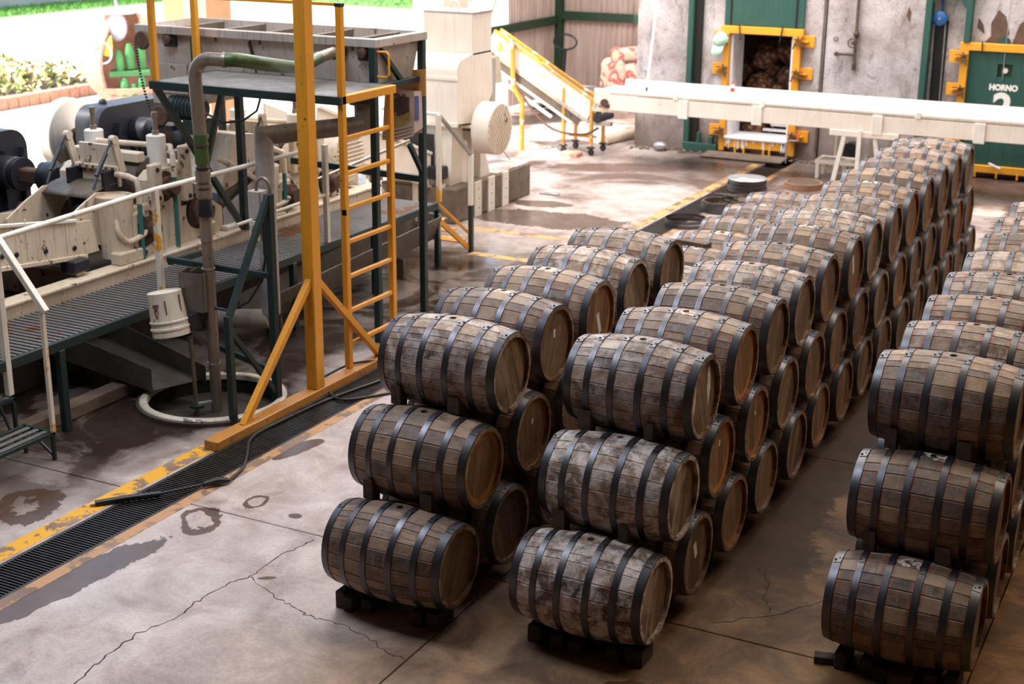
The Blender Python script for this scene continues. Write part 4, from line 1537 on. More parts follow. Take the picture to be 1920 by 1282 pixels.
o = MB().path(smooth([(-4.40, 2.62, .012), (-4.26, 2.92, .095), (-4.16, 3.1, .098), (-4.08, 3.35, .05), (-4.0, 3.8, .014)], 6), .012, 8).build('coiled_cable', M['black'], None, origin=(-4.2, 3.1, 0))
tag(o, 'black cable draped over the yellow floor beam behind the ladder foot', 'cable')

# ------------------------------------------------------------------ walkway, stairs and handrails
ZW = .82
XF, XB = -5.55, -6.42
g = thing('steel_walkway', 'long green walkway of steel slats along the mills, with white handrail', 'walkway', (-6.0, 3.3, 0))
k = 0
y = -.62
sl = None
while y < 6.88:
    mb = None
    if sl is None:
        mb = MB().box((XB, -.0165, ZW - .02), (XF - .045, .0165, ZW), .003)
        sl = mb.build('slat', M['slat'], g)
        me = sl.data
        for v in me.vertices:
            pass
        # the mesh is kept about its own y = 0
        for v in me.vertices:
            v.co.y += 3.3
        sl.location = (0, y - 3.3, 0)
    else:
        dup(sl, g, location=(0, y - 3.3, 0))
    y += .0655
MB().box((XF - .045, -.65, ZW - .085), (XF, 6.93, ZW + .004), .005).build('front_beam', M['green'], g)
MB().box((XB - .005, -.65, ZW - .085), (XB + .035, 6.93, ZW - .032), .005).build('back_beam', M['green'], g)
for yy in (.50, 3.9, 5.5, 6.95):
    MB().box((XF - .06, yy - .035, 0), (XF + .005, yy + .035, ZW - .08), .005).build('leg', M['green'], g)
for yy, zb, mt in ((-.10, ZW - .3, 'white'), (1.83, ZW, 'white_worn'), (4.55, ZW, 'white'), (6.985, ZW, 'white_worn')):
    MB().box((XF - .05, yy - .028, zb), (XF + .005, yy + .028, 1.90 if yy > 0 else 1.83), .004).build('rail_post', M[mt], g)
MB().path([(XF - .02, -.9, 1.80), (XF - .02, -.1, 1.84), (XF - .02, 1.83, 1.90), (XF - .02, 4.30, 1.89)], .024, 12).build('handrail', M['white'], g)
MB().path([(XF - .02, 4.60, 1.36), (XF - .03, 3.0, 1.33)], .017, 10).build('knee_rail', M['white_worn'], g)
MB().path([(-5.62, 4.35, 1.52), (-5.60, 5.3, 1.60), (-5.58, 6.3, 1.68)], .020, 8).build('conduit_rail', M['pipe'], g)
# rail down the far steps
MB().beam((XF - .022, 6.985, 1.90), (XF - .022, 7.80, 1.28), .05, .035).build('stair_rail', M['galv'], g)
MB().beam((XF - .022, 6.985, 1.90), (-6.4, 7.0, 1.91), .05, .035).build('stair_rail', M['white'], g)
MB().box((XF - .05, 7.77, .62), (XF + .005, 7.83, 1.28), .004).build('stair_rail_post', M['white'], g)
MB().box((XF - .05, 7.77, 0), (XF + .005, 7.83, .62), .004).build('stair_rail_post', M['green'], g)
for xx in (XF - .05, -6.36):
    MB().beam((xx, 6.98, .60), (xx, 7.78, .06), .03, .07).build('stringer', M['yellow'], g)
    MB().beam((xx, 6.98, .80), (xx, 7.78, .26), .03, .035).build('stringer', M['yellow'], g)
for yy, zz in ((7.15, .56), (7.42, .37), (7.66, .18)):
    for q in range(3):
        MB().box((-6.36, yy - .10 + q * .075, zz - .015), (XF - .06, yy - .045 + q * .075, zz), .003).build('tread_slat', M['yellow_worn'], g)

st = thing('walkway_steps', 'pair of dark green slatted steps with white rails at the near end of the walkway', 'steps', (-5.35, -.35, 0))
for (xa, xb, zz) in ((-5.86, -5.58, .48), (-5.52, -5.17, .25)):
    for lo, hi in (((xa, -.72, zz - .035), (xa + .03, -.03, zz)), ((xb - .03, -.72, zz - .035), (xb, -.03, zz)), ((xa, -.06, zz - .035), (xb, -.03, zz)), ((xa, -.72, zz - .035), (xb, -.69, zz))):
        MB().box(lo, hi, .003).build('tread_frame', M['green'], st)
    n = 3
    for q in range(n):
        xx = xa + .03 + (xb - xa - .06) * (q + .5) / n
        MB().box((xx - .022, -.69, zz - .02), (xx + .022, -.06, zz - .004), .002).build('tread_bar', M['slat'], st)
    for yy in (-.05, -.70):
        MB().box((xb - .03, yy - .015, 0), (xb, yy + .015, zz - .03), .003).build('leg', M['green'], st)
        MB().box((xa, yy - .015, 0), (xa + .03, yy + .015, zz - .03), .003).build('leg', M['green'], st)
        MB().beam((xb - .015, yy, .03), (xa + .06, yy, zz - .03), .022, .022).build('brace', M['green'], st)
MB().box((-5.185, -.075, .25), (-5.150, -.035, 1.30), .004).build('rail_post', M['white_worn'], st)
MB().beam((-5.57, -.06, 1.84), (-5.12, -.06, 1.29), .055, .05).build('stair_rail', M['white'], st)
MB().box((-5.185, -.72, .22), (-5.150, -.68, 1.30), .004).build('rail_post', M['white_worn'], st)
MB().beam((-5.57, -.70, 1.84), (-5.12, -.70, 1.29), .055, .05).build('stair_rail', M['white'], st)

# gutter, kerb and chute below the walkway
g = thing('steel_gutter', 'long sloping steel gutter under the walkway near the green legs', 'gutter', (-5.62, 5.2, .2))
mb = MB()
for (a, b) in (((-5.90, .50), (-5.80, .22)), ((-5.80, .22), (-5.62, .22)), ((-5.62, .22), (-5.50, .52))):
    mb.plate((a[0], 3.35, a[1] - .02), (a[0], 6.93, a[1] + .14), (b[0], 6.93, b[1] + .14), (b[0], 3.35, b[1] - .02), .01)
mb.build('gutter_trough', M['steel_dark'], g, 0)
MB().box((-5.86, 6.92, .36), (-5.52, 6.94, .68), .004).build('gutter_end', M['steel'], g)
for yy in (3.7, 6.2):
    MB().box((-5.80, yy, 0), (-5.62, yy + .05, .25), .005).build('gutter_foot', M['steel_dark'], g)
MB().tube((-5.43, 3.3, .30), (-6.1, 3.25, .22), .10, 16).build('outlet_pipe', M['steel'], g)
o = MB().box((-5.86, -3.0, 0), (-5.70, 1.75, .13), .012).build('trim_4', M['plinth'], None, 0)
structure(o)
g = thing('mash_chute', 'dark folded steel chute leading from under the walkway to the sunken tank', 'chute', (-5.9, 1.4, .15))
mb = MB()
mb.plate((-6.75, 1.27, .36), (-5.40, 1.42, .10), (-5.40, 1.42, .32), (-6.75, 1.27, .66), .008)
mb.plate((-6.75, 1.98, .36), (-5.18, 1.92, .06), (-5.18, 1.92, .24), (-6.75, 1.98, .62), .008)
mb.plate((-6.75, 1.27, .36), (-5.40, 1.42, .10), (-5.25, 1.92, .08), (-6.75, 1.98, .36), .008)
mb.build('chute_sheet', M['chute'], g, 0)
MB().box((-6.1, 1.5, 0), (-6.05, 1.75, .22), .004).build('chute_foot', M['steel_dark'], g)

# ------------------------------------------------------------------ mill bed and plinth
structure(MB().box((-8.5, -3.0, 0), (-6.62, 7.0, .60), .02).build('trim_5', M['plinth_dark'], smooth=0))
g = thing('mill_bed', 'long cream steel bed frame carrying the roller mills behind the walkway', 'bed frame', (-7.4, 3, .6))
for (xa, xb) in ((-6.60, -6.44), (-8.25, -8.1)):
    MB().box((xa, -2.8, .60), (xb, 7.0, .93), .006).build('side_channel', M['cream'], g)
    MB().box((xa - .01, -2.8, .93), (xb + .03, 7.0, .955), .004).build('channel_flange', M['cream'], g)
for yy in (-2.0, 1.95, 4.2, 6.8):
    MB().box((-8.1, yy, .62), (-6.6, yy + .12, .92), .006).build('cross_member', M['cream'], g)
for yy in (.62, 2.16, 3.55, 5.3, 6.35):
    MB().box((-6.446, yy, .66), (-6.436, yy + .19, .80), .002).build('cut_out', M['dark'], g)


def mill(dy, dz, name_label, loc):
    t = thing('roller_mill', name_label, 'mill', loc)
    P = lambda x, y, z: (x, y + dy, z + dz)

    def bx(nm, lo, hi, mt='cream', b=.008, par=None, **k):
        return MB().box(P(*lo), P(*hi), b, **k).build(nm, M[mt], par or t)
    base = .957 - dz
    for xa, xb in ((-6.72, -6.58), (-7.75, -7.60)):
        pol = [(2.40, base), (4.02, base), (4.02, 1.22), (3.84, 1.34), (3.84, 1.42), (3.62, 1.52), (3.62, 1.30), (3.36, 1.30), (3.36, 1.74), (3.24, 1.78), (2.98, 1.78), (2.86, 1.70), (2.86, 1.46), (2.62, 1.46), (2.40, 1.20)]
        MB().prism([(a + dy, b + dz) for a, b in pol], 'X', xa, xb).build('side_plate', M['cream'], t, 0)
    # cheek blocks with bolts
    for (ya, yb, za, zb) in ((2.88, 3.04, 1.46, 1.86), (3.36, 3.50, 1.40, 1.98), (2.58, 2.80, 1.30, 1.42), (2.60, 2.78, base, 1.04), (3.62, 3.84, base, 1.10)):
        c = bx('cheek_block', (-6.60, ya, za), (-6.52, yb, zb), 'cream', .012)
        MB().lathe([(.026, 0), (.024, .012), (0, .014)], P(-6.52, (ya + yb) / 2, zb - .06), 'X', 8).build('bolt', M['iron'], c)
        MB().lathe([(.026, 0), (.024, .012), (0, .014)], P(-6.52, (ya + yb) / 2 + .01, za + .05), 'X', 8).build('bolt', M['iron'], c)
    bx('plinth_block', (-6.60, 2.28, base), (-6.46, 2.62, 1.08), 'cream', .012)
    bx('plinth_block', (-6.58, 2.42, 1.08), (-6.50, 2.48, 1.42), 'cream', .006)
    bx('plinth_block', (-6.58, 2.54, 1.08), (-6.50, 2.60, 1.42), 'cream', .006)
    # three rollers with dark bearing necks
    for (yy, zz, r_) in ((2.78, 1.23, .17), (3.62, 1.25, .17), (3.12, 1.60, .14)):
        n = MB()
        n.lathe([(0, 0), (r_, 0), (r_, .03), (r_ * .8, .032), (r_ * .8, .09), (r_ * .5, .10), (r_ * .5, .17), (0, .17)], P(-6.585, yy, zz), 'X', 24)
        b = n.build('bearing_neck', M['rust'], t)
        MB().ring(P(-6.583, yy, zz), r_ * .98, r_ * 1.12, .012, 'X', 24).build('bearing_seat', M['iron'], b)
        MB().lathe([(0, 0), (.29, 0), (.29, .86), (0, .86)], P(-7.60, yy, zz), 'X', 24).build('roller', M['steel_dark'], t)
        MB().lathe([(0, 0), (.10, 0), (.10, -.5), (0, -.5)], P(-7.75, yy, zz), 'X', 16).build('roller_shaft', M['rust'], t)
    # hydraulic cylinders
    for (xx, yy, z0_, z1_) in ((-6.72, 3.20, 1.74, 2.10), (-7.50, 3.14, 1.74, 2.10)):
        c = MB().lathe([(0, 0), (.098, 0), (.098, z1_ - z0_), (.085, z1_ - z0_ + .01), (0, z1_ - z0_ + .01)], P(xx, yy, z0_), 'Z', 22).build('hydraulic_cylinder', M['white'], t)
        MB().lathe([(.035, 0), (.035, .05), (.025, .055), (.025, .18), (.032, .185), (.032, .24), (0, .24)], P(xx, yy, z1_), 'Z', 14).build('cylinder_rod', M['pipe'], c)
    # cream pipework between the cylinders
    MB().path([P(-7.35, 3.02, 2.02), P(-7.28, 3.02, 2.02), P(-6.62, 3.30, 1.98), P(-6.52, 3.18, 1.97), P(-6.48, 3.16, 1.93), P(-6.478, 3.16, 1.70)], .030, 12).build('oil_pipe', M['cream'], t)
    MB().path([P(-6.74, 2.60, 1.80), P(-6.60, 2.61, 1.79), P(-6.50, 2.62, 1.76), P(-6.479, 2.62, 1.68), P(-6.478, 2.62, 1.52)], .030, 12).build('oil_pipe', M['cream'], t)
    for (yy, za, zb) in ((2.62, .98, 1.62), (3.16, .99, 1.84)):
        MB().tube(P(-6.478, yy, za - .02), P(-6.478, yy, zb), .025, 10).build('drain_pipe', M['teal'], t)
    # feed flap of bolted plates
    fl = bx('feed_plate', (-7.26, 2.66, 1.86), (-6.78, 2.70, 2.07), 'cream', .004)
    f2 = bx('feed_plate', (-7.22, 2.64, 1.66), (-6.74, 2.68, 1.83), 'cream', .004)
    bx('angle_bar', (-7.28, 2.60, 1.825), (-6.72, 2.70, 1.87), 'cream', .006)
    for q in range(6):
        MB().ball(P(-7.20 + q * .085, 2.595, 1.85), .014, 8, 5).build('bolt', M['rust'], fl)
        MB().ball(P(-7.18 + q * .083, 2.635, 1.80), .012, 8, 5).build('bolt', M['rust'], f2)
    for xx in (-7.32, -6.72):
        MB().beam(P(xx, 2.68, 1.80), P(xx - .02, 2.60, 2.14), .05, .07).build('lever_arm', M['cream'], t)
        MB().lathe([(0, 0), (.045, 0), (.045, .06), (0, .06)], P(xx - .05, 2.60, 2.14), 'X', 14).build('lever_boss', M['cream'], t)
        MB().path([P(xx, 2.55, 2.14), P(xx + .02, 2.36, 1.95), P(xx + .05, 2.20, 1.72)], .013, 8).build('turnbuckle_rod', M['iron'], t)
        MB().path([P(xx + .012, 2.45, 2.03), P(xx + .035, 2.27, 1.84)], .022, 8).build('turnbuckle_body', M['iron'], t)
    for xx in (-6.78, -7.24):
        bx('guide_plate', (xx - .02, 2.45, 1.45), (xx + .02, 2.76, 1.84), 'iron', .004)
    # curved steel apron and the feed throat
    mb = MB()
    vs = []
    for i in range(9):
        t_ = i / 8
        for xx in (-7.42, -6.74):
            vs.append(P(xx - .10 * t_ * t_, 2.70 - .42 * t_, 1.70 - .10 * t_ * t_ + .02 * math.sin(PI * t_)))
    mb.add(vs, [(2 * i, 2 * i + 1, 2 * i + 3, 2 * i + 2) for i in range(8)])
    ap = mb.build('apron_sheet', M['galv'] if False else M['steel_dark'], t, 40)
    md_ = ap.modifiers.new('thick', 'SOLIDIFY')
    md_.thickness = .008
    for xx, nm in ((-7.45, 'throat_plate'), (-6.76, 'throat_plate')):
        MB().prism([(a + dy, b + dz) for a, b in ((1.80, 1.30), (1.80, 1.42), (2.08, 1.56), (2.32, 1.66), (2.62, 1.62), (2.62, 1.10), (2.10, 1.16))], 'X', xx - .012, xx + .012).build(nm, M['cream'], t, 0)
    mb = MB()
    mb.plate(P(-7.44, 1.85, 1.28), P(-6.77, 1.85, 1.28), P(-6.77, 2.6, 1.12), P(-7.44, 2.6, 1.12), .01)
    mb.build('throat_floor', M['steel_dark'], t, 0)
    MB().lathe([(.16, -.26), (.17, .10), (.19, .36)], P(-6.66, 2.46, 1.26), 'Z', 20).build('guard_drum', M['cream'], t)
    MB().path(smooth([P(-6.56, 2.36, 1.42), P(-6.52, 2.34, 1.28), P(-6.50, 2.44, 1.17), P(-6.48, 2.60, 1.19), P(-6.48, 2.70, 1.22)], 5), .028, 10).build('lever_link', M['cream'], t)
    bx('cross_block', (-7.60, 2.9, 1.86), (-6.72, 3.02, 1.96), 'cream', .01)
    bx('top_bridge', (-7.60, 3.36, 1.70), (-6.72, 3.60, 1.78), 'cream', .01)
    return t


mill(0, 0, 'cream roller mill nearest the camera, with two hydraulic cylinders and a feed flap', (-7.1, 3.2, .957))
mill(2.42, -.10, 'second cream roller mill, behind the green brace and waste duct', (-7.1, 5.6, .957))

# galvanised return chute between the two mills
g = thing('return_chute', 'grey and cream sloping chute between the two roller mills', 'chute', (-6.8, 4.4, .95))
mb = MB()
mb.plate((-7.3, 4.05, 1.05), (-6.60, 4.05, 1.02), (-6.60, 4.75, 1.40), (-7.3, 4.75, 1.42), .012)
mb.plate((-6.60, 4.05, .97), (-6.585, 4.78, .97), (-6.585, 4.78, 1.48), (-6.60, 4.05, 1.18), .012)
mb.build('chute_sheet', M['galv'], g, 0)
MB().box((-6.62, 4.0, .956), (-6.5, 4.8, 1.0), .006).build('chute_sill', M['white'], g)
MB().prism([(4.05, 1.35), (4.75, 1.50), (4.75, 1.90), (4.35, 1.95)], 'X', -7.25, -6.62).build('chute_hood', M['cream'], g, 0)
MB().beam((-6.58, 4.0, 1.75), (-6.56, 4.85, 1.30), .04, .05).build('hood_rib', M['cream'], g)

# feed conveyor coming in from the left
g = thing('feed_conveyor', 'cream panelled feed conveyor running into the nearest mill from the left', 'conveyor', (-7.1, .6, .957))
mb = MB()
for xx in (-6.65, -7.50):
    mb.prism([(-2.6, 1.38 + .22), (2.02, 1.12), (2.18, 1.12), (2.10, 1.44), (1.9, 1.46), (-2.6, 2.12)], 'X', xx - .012, xx + .012)
mb.build('side_panel', M['cream'], g, 0)
mb = MB()
mb.plate((-7.5, -2.6, 1.78), (-6.66, -2.6, 1.78), (-6.66, 1.85, 1.28), (-7.5, 1.85, 1.28), .02)
mb.build('belt', M['rust'], g, 0)
for yy in (-.4, .9, 1.25, 1.75):
    z = 1.50 - (yy - .9) * .13
    MB().box((-6.642, yy, z - .22), (-6.630, yy + .02, z + .16), .003).build('panel_rib', M['cream'], g)
for yy in (.95, 1.12, 1.48, 1.85):
    z = 1.40 - (yy - .9) * .13
    MB().lathe([(.028, 0), (.022, .012), (0, .013)], (-6.638, yy, z - .06), 'X', 10).build('bolt', M['iron'], g)
MB().beam((-6.64, -2.6, 1.60), (-6.64, 2.0, 1.105), .05, .04).build('bottom_flange', M['cream'], g)
MB().beam((-6.64, -2.6, 2.13), (-6.64, 1.9, 1.475), .05, .03).build('top_flange', M['white'], g)
MB().box((-6.72, 1.72, 1.0), (-6.52, 1.92, 1.12), .012).build('end_bearing', M['navy'], g)
MB().box((-6.70, 1.78, .957), (-6.56, 1.86, 1.0), .006).build('bearing_foot', M['cream'], g)
MB().box((-7.4, -2.4, .957), (-7.3, -2.3, 1.75), .006).build('conveyor_leg', M['cream'], g)
MB().box((-6.8, -2.4, .957), (-6.7, -2.3, 1.65), .006).build('conveyor_leg', M['cream'], g)
MB().box((-8.1, -2.8, .957), (-7.55, 1.8, 1.34), .01).build('drip_tray', M['rust'], g)

# gearboxes, shafts and the flywheel behind the mills
def gearbox(y0_, y1_, z0_, z1_, label):
    t = thing('gearbox', label, 'gearbox', (-9.1, (y0_ + y1_) / 2, z0_ - .75))
    pol = [(y0_, z0_)]
    for k in range(7):
        a = PI - PI / 2 * k / 6
        pol.append((y0_ + .22 + .22 * math.cos(a), z1_ - .22 + .22 * math.sin(a)))
    for k in range(7):
        a = PI / 2 - PI / 2 * k / 6
        pol.append((y1_ - .22 + .22 * math.cos(a), z1_ - .22 + .22 * math.sin(a)))
    pol.append((y1_, z0_))
    MB().prism(pol, 'X', -9.08, -8.72).build('casing', M['navy'], t, 40)
    MB().box((-9.24, y0_ - .1, z0_ - .16), (-8.62, y1_ + .1, z0_), .02).build('base_flange', M['navy'], t)
    n = max(2, int((y1_ - y0_) / .26))
    for k in range(n):
        yy = y0_ + .28 + k * (y1_ - y0_ - .4) / max(1, n - 1)
        MB().prism([(yy - .03, z0_), (yy + .03, z0_), (yy + .03, z1_ - .30), (yy, z1_ - .20), (yy - .03, z1_ - .30)], 'X', -8.73, -8.64).build('rib', M['navy'], t, 0)
    MB().lathe([(.05, 0), (.05, .03), (.03, .06), (0, .06)], (-8.95, y0_ + .35, z1_), 'Z', 10).build('breather', M['iron'], t)
    MB().box((-9.26, y0_ - .15, 0), (-8.56, y1_ + .15, z0_ - .16), .02).build('footing', M['plinth'], t, 0)
    return t


t = gearbox(4.50, 5.95, 1.40, 2.05, 'long dark blue-black ribbed gearbox behind the mills, under the hopper')
for yy, zz in ((4.85, 1.55), (5.25, 1.55)):
    MB().lathe([(0, 0), (.14, 0), (.13, .05), (0, .06)], (-8.72, yy, zz), 'X', 20).build('bearing_cap', M['navy'], t)
t = gearbox(1.6, 3.38, 1.15, 2.0, 'dark gearbox cut by the left edge, behind the feed conveyor')
for yy, zz, ya in ((2.90, 1.60, 2.75),):
    pass
def drive(y_, z_, label):
    t = thing('drive_coupling', label, 'coupling', (-8.4, y_, z_))
    MB().lathe([(0, 0), (.17, 0), (.18, .02), (.18, .22), (.15, .24), (.15, .27), (0, .27)], (-8.70, y_, z_), 'X', 24).build('coupling_hub', M['navy'], t)
    MB().lathe([(0, 0), (.175, 0), (.18, .02), (.18, .08), (.09, .085), (0, .085)], (-8.44, y_, z_), 'X', 24).build('coupling_flange', M['iron'], t)
    MB().box((-8.38, y_ - .075, z_ - .075), (-8.02, y_ + .075, z_ + .075), .02).build('square_shaft', M['rust'], t)
    MB().lathe([(0, 0), (.15, 0), (.17, .03), (.17, .16), (.12, .20), (0, .20)], (-8.06, y_, z_), 'X', 24).build('coupling_hub', M['iron'], t)
    return t
drive(2.95, 1.58, 'dark shaft coupling between the left gearbox and the nearest mill')
drive(5.15, 1.70, 'dark shaft coupling with pale top, right end of the long gearbox')
t = thing('flywheel', 'big cream rimmed flywheel with brown face, left of the long gearbox', 'flywheel', (-9.6, 4.25, 0))
mb = MB()
mb.lathe([(0, .16), (.41, .16), (.41, .14), (.44, .14), (.44, .30), (.41, .30)], (-9.62, 4.74, 1.66), 'X', 44)
mb.lathe([(.41, .30), (.41, .26), (0, .26)], (-9.62, 4.74, 1.66), 'X', 44)
mb.build('wheel_rim', M['cream_clean'], t)
MB().lathe([(0, .262), (.402, .262), (.402, .272), (0, .272)], (-9.62, 4.74, 1.66), 'X', 44).build('wheel_face', M['brown'], t)
MB().lathe([(.09, .27), (.09, .36), (0, .36)], (-9.62, 4.74, 1.66), 'X', 18).build('hub', M['rust'], t)
MB().box((-9.50, 4.4, 0), (-9.36, 5.0, 1.25), .02).build('wheel_stand', M['plinth'], t)

# louvred motor and the discharge conveyor beyond the second mill
t = thing('louvred_motor', 'cream motor with round louvred end behind the yellow ladder', 'motor', (-7.0, 6.75, .957))
MB().lathe([(0, 0), (.30, 0), (.32, .02), (.32, .42), (0, .42)], (-7.05, 6.62, 1.36), 'X', 30).build('motor_body', M['cream'], t)
for k in range(11):
    z = -.25 + .05 * k
    hw = math.sqrt(max(0, .29 ** 2 - z * z))
    MB().box((-6.632, 6.62 - hw, 1.36 + z - .010), (-6.612, 6.62 + hw, 1.36 + z + .012), .003, ('Y', .4)).build('louvre', M['cream'], t)
MB().box((-7.0, 6.40, .957), (-6.7, 6.84, 1.06), .01).build('motor_foot', M['cream'], t)
g = thing('transfer_conveyor', 'cream sloping transfer conveyor between the shredder and the second mill', 'conveyor', (-7.4, 8.0, 0))
for xx in (-6.95, -7.75):
    MB().prism([(6.4, 1.45), (6.4, 1.95), (9.1, .95), (9.1, .50)], 'X', xx - .015, xx + .015).build('side_panel', M['cream_clean'], g, 0)
mb = MB()
mb.plate((-7.74, 6.4, 1.52), (-6.96, 6.4, 1.52), (-6.96, 9.1, .58), (-7.74, 9.1, .58), .02)
mb.build('belt', M['steel_dark'], g, 0)
MB().beam((-6.93, 6.4, 1.97), (-6.93, 9.1, .97), .05, .04).build('top_flange', M['white'], g)
MB().beam((-6.93, 6.4, 1.44), (-6.93, 9.1, .49), .05, .04).build('bottom_flange', M['cream'], g)
for yy, zt_ in ((7.2, 1.22), (8.7, .66)):
    for xx in (-6.97, -7.73):
        MB().box((xx - .03, yy, 0), (xx + .03, yy + .06, zt_), .004).build('conveyor_leg', M['cream'], g)
o = MB().box((-7.6, 7.1, 0), (-7.05, 7.6, .75), .015).build('control_cabinet', M['galv'], None, origin=(-7.3, 7.35, 0))
tag(o, 'plain grey sheet metal cabinet under the sloping transfer conveyor', 'cabinet')

# ------------------------------------------------------------------ shredder on its concrete block
t = thing('agave_shredder', 'tall cream steel shredder with round flywheel guard on a striped concrete block', 'shredder', (-7.0, 9.9, 0))
MB().box((-7.75, 9.05, 0), (-6.52, 11.42, .50), .02).build('concrete_base', M['plinth'], t, 0)
MB().box((-7.7, 10.35, .50), (-6.54, 11.40, .512), 0).build('base_top', M['floor'], t, 0)
for y in (9.62, 10.02, 10.46):
    MB().box((-6.525, y, .0), (-6.50, y + .19, .51), .003).build('anchor_plate', M['cream_clean'], t)
    for z in (.12, .26, .40):
        MB().ball((-6.50, y + .10, z), .010, 6, 4).build('anchor_bolt', M['rust'], t)
MB().box((-7.65, 9.15, .50), (-6.75, 9.60, .62), .01).build('foot', M['cream'], t)
# stand
MB().prism([(9.28, .50), (9.72, .50), (9.62, 1.38), (9.34, 1.38)], 'X', -7.6, -6.72).build('front_stand', M['cream_clean'], t, 0)
MB().prism([(9.85, .50), (10.35, .50), (10.20, 1.0), (9.95, 1.38)], 'X', -7.5, -6.72).build('rear_stand', M['cream_clean'], t, 0)
MB().prism([(9.60, .50), (9.80, .50), (9.62, 1.10)], 'X', -6.74, -6.64).build('gusset', M['cream_clean'], t, 0)
MB().prism([(10.02, .50), (10.32, .50), (10.10, 1.0), (10.02, 1.0)], 'X', -6.74, -6.64).build('gusset', M['cream_clean'], t, 0)
MB().box((-7.60, 9.215, .62), (-6.95, 9.235, 1.22), .004).build('rubber_flap', M['black'], t, 0)
# housing: rounded lower hood and the tall upper box
pol = [(9.26, 1.38), (9.26, 2.08)]
for k in range(6):
    a = PI - PI / 2 * k / 5 * .8
    pol.append((9.44 + .18 * math.cos(a), 2.08 + .18 * math.sin(a)))
pol += [(9.74, 2.31), (9.78, 2.31), (10.28, 2.31), (10.34, 1.72), (10.02, 1.40), (9.70, 1.34)]
MB().prism(pol, 'X', -7.42, -6.60).build('lower_hood', M['cream_clean'], t, 30)
MB().box((-7.44, 9.235, 1.98), (-6.58, 9.262, 2.03), .004).build('hood_lip', M['cream_clean'], t)
MB().box((-7.44, 9.225, 1.34), (-6.58, 9.262, 1.40), .004).build('hood_flange', M['cream_clean'], t)
MB().box((-7.40, 9.72, 2.28), (-6.60, 10.28, 2.86), .008).build('upper_box', M['cream_clean'], t, 0)
MB().box((-7.42, 9.70, 2.86), (-6.58, 10.30, 2.875), .003).build('box_lid', M['galv'], t)
MB().path([(-6.99 - .0, 9.78, 2.87)] + [(-6.92 - .07 * math.cos(a), 9.78, 2.95 + .06 * math.sin(a)) for a in [PI * k / 10 for k in range(11)]] + [(-6.85, 9.78, 2.87)], .014, 8).build('lifting_eye', M['cream_clean'], t)
MB().prism([(10.28, 1.80), (10.70, 1.80), (10.60, 2.18), (10.28, 2.26)], 'X', -7.3, -6.64).build('feed_mouth', M['cream'], t, 0)
MB().box((-6.66, 10.30, 1.42), (-6.60, 10.42, 2.20), .006).build('side_strut', M['steel'], t)
# shaft and flywheel guard
MB().tube((-6.72, 9.55, 1.30), (-6.45, 9.80, 1.28), .025, 10).build('guard_arm', M['cream_clean'], t)
MB().tube((-6.9, 9.80, 1.275), (-6.4, 9.80, 1.275), .07, 14).build('shaft', M['rust'], t)
MB().lathe([(0, 0), (.345, 0), (.37, .02), (.37, .28), (.36, .29), (0, .29)], (-6.49, 9.80, 1.275), 'X', 40).build('flywheel_guard', M['cream_clean'], t)
mb = MB()
for k in range(12):
    z = -.31 + .056 * k
    hw = math.sqrt(max(.001, .35 ** 2 - z * z))
    d = Vector((0, math.cos(-.95), math.sin(-.95)))
    q = Vector((0, -d.z, d.y))
    c = Vector((-6.196, 9.80, 1.275)) + q * z
    mb.beam(c - d * hw, c + d * hw, .008, .044, (0, q.y, q.z))
mb.build('guard_slats', M['brown'] if False else M['cream'], t)
MB().beam((-6.22, 9.95, .92), (-6.2, 10.12, .78), .01, .01).build('ribbon', M['green_mid'], t)
for (a, b) in (((-7.2, 9.9, 2.86), (-7.9, 10.6, 5.0)), ((-6.62, 10.25, 2.80), (-6.3, 11.5, 5.2))):
    MB().beam(a, b, .05, .05).build('stay', M['white'], t)
MB().box((-7.0, 9.0, .62), (-6.7, 9.2, .80), .02).build('gear_motor', M['iron'], t)
MB().box((-6.80, 9.08, 0), (-6.72, 9.14, .55), .004).build('front_leg', M['cream_clean'], t)

# inclined conveyor on castors behind it
g = thing('inclined_conveyor', 'cream and yellow inclined conveyor on castors leading up to the shredder', 'conveyor', (-7.3, 15.1, 0))
a, b = Vector((-9.0, 0, 2.10)), Vector((-6.98, 0, .96))
dv = (b - a).normalized()
nv = Vector((-dv.z, 0, dv.x)) * -1
if nv.z > 0:
    nv = -nv


def sidep(y0_, y1_, o0, o1, mt, nm, e0=0.0, e1=0.0):
    p = [a - dv * e0 + nv * o0, b + dv * e1 + nv * o0, b + dv * e1 + nv * o1, a - dv * e0 + nv * o1]
    return MB().prism([(q.x, q.z) for q in p], 'Y', y0_, y1_).build(nm, M[mt], g, 0)


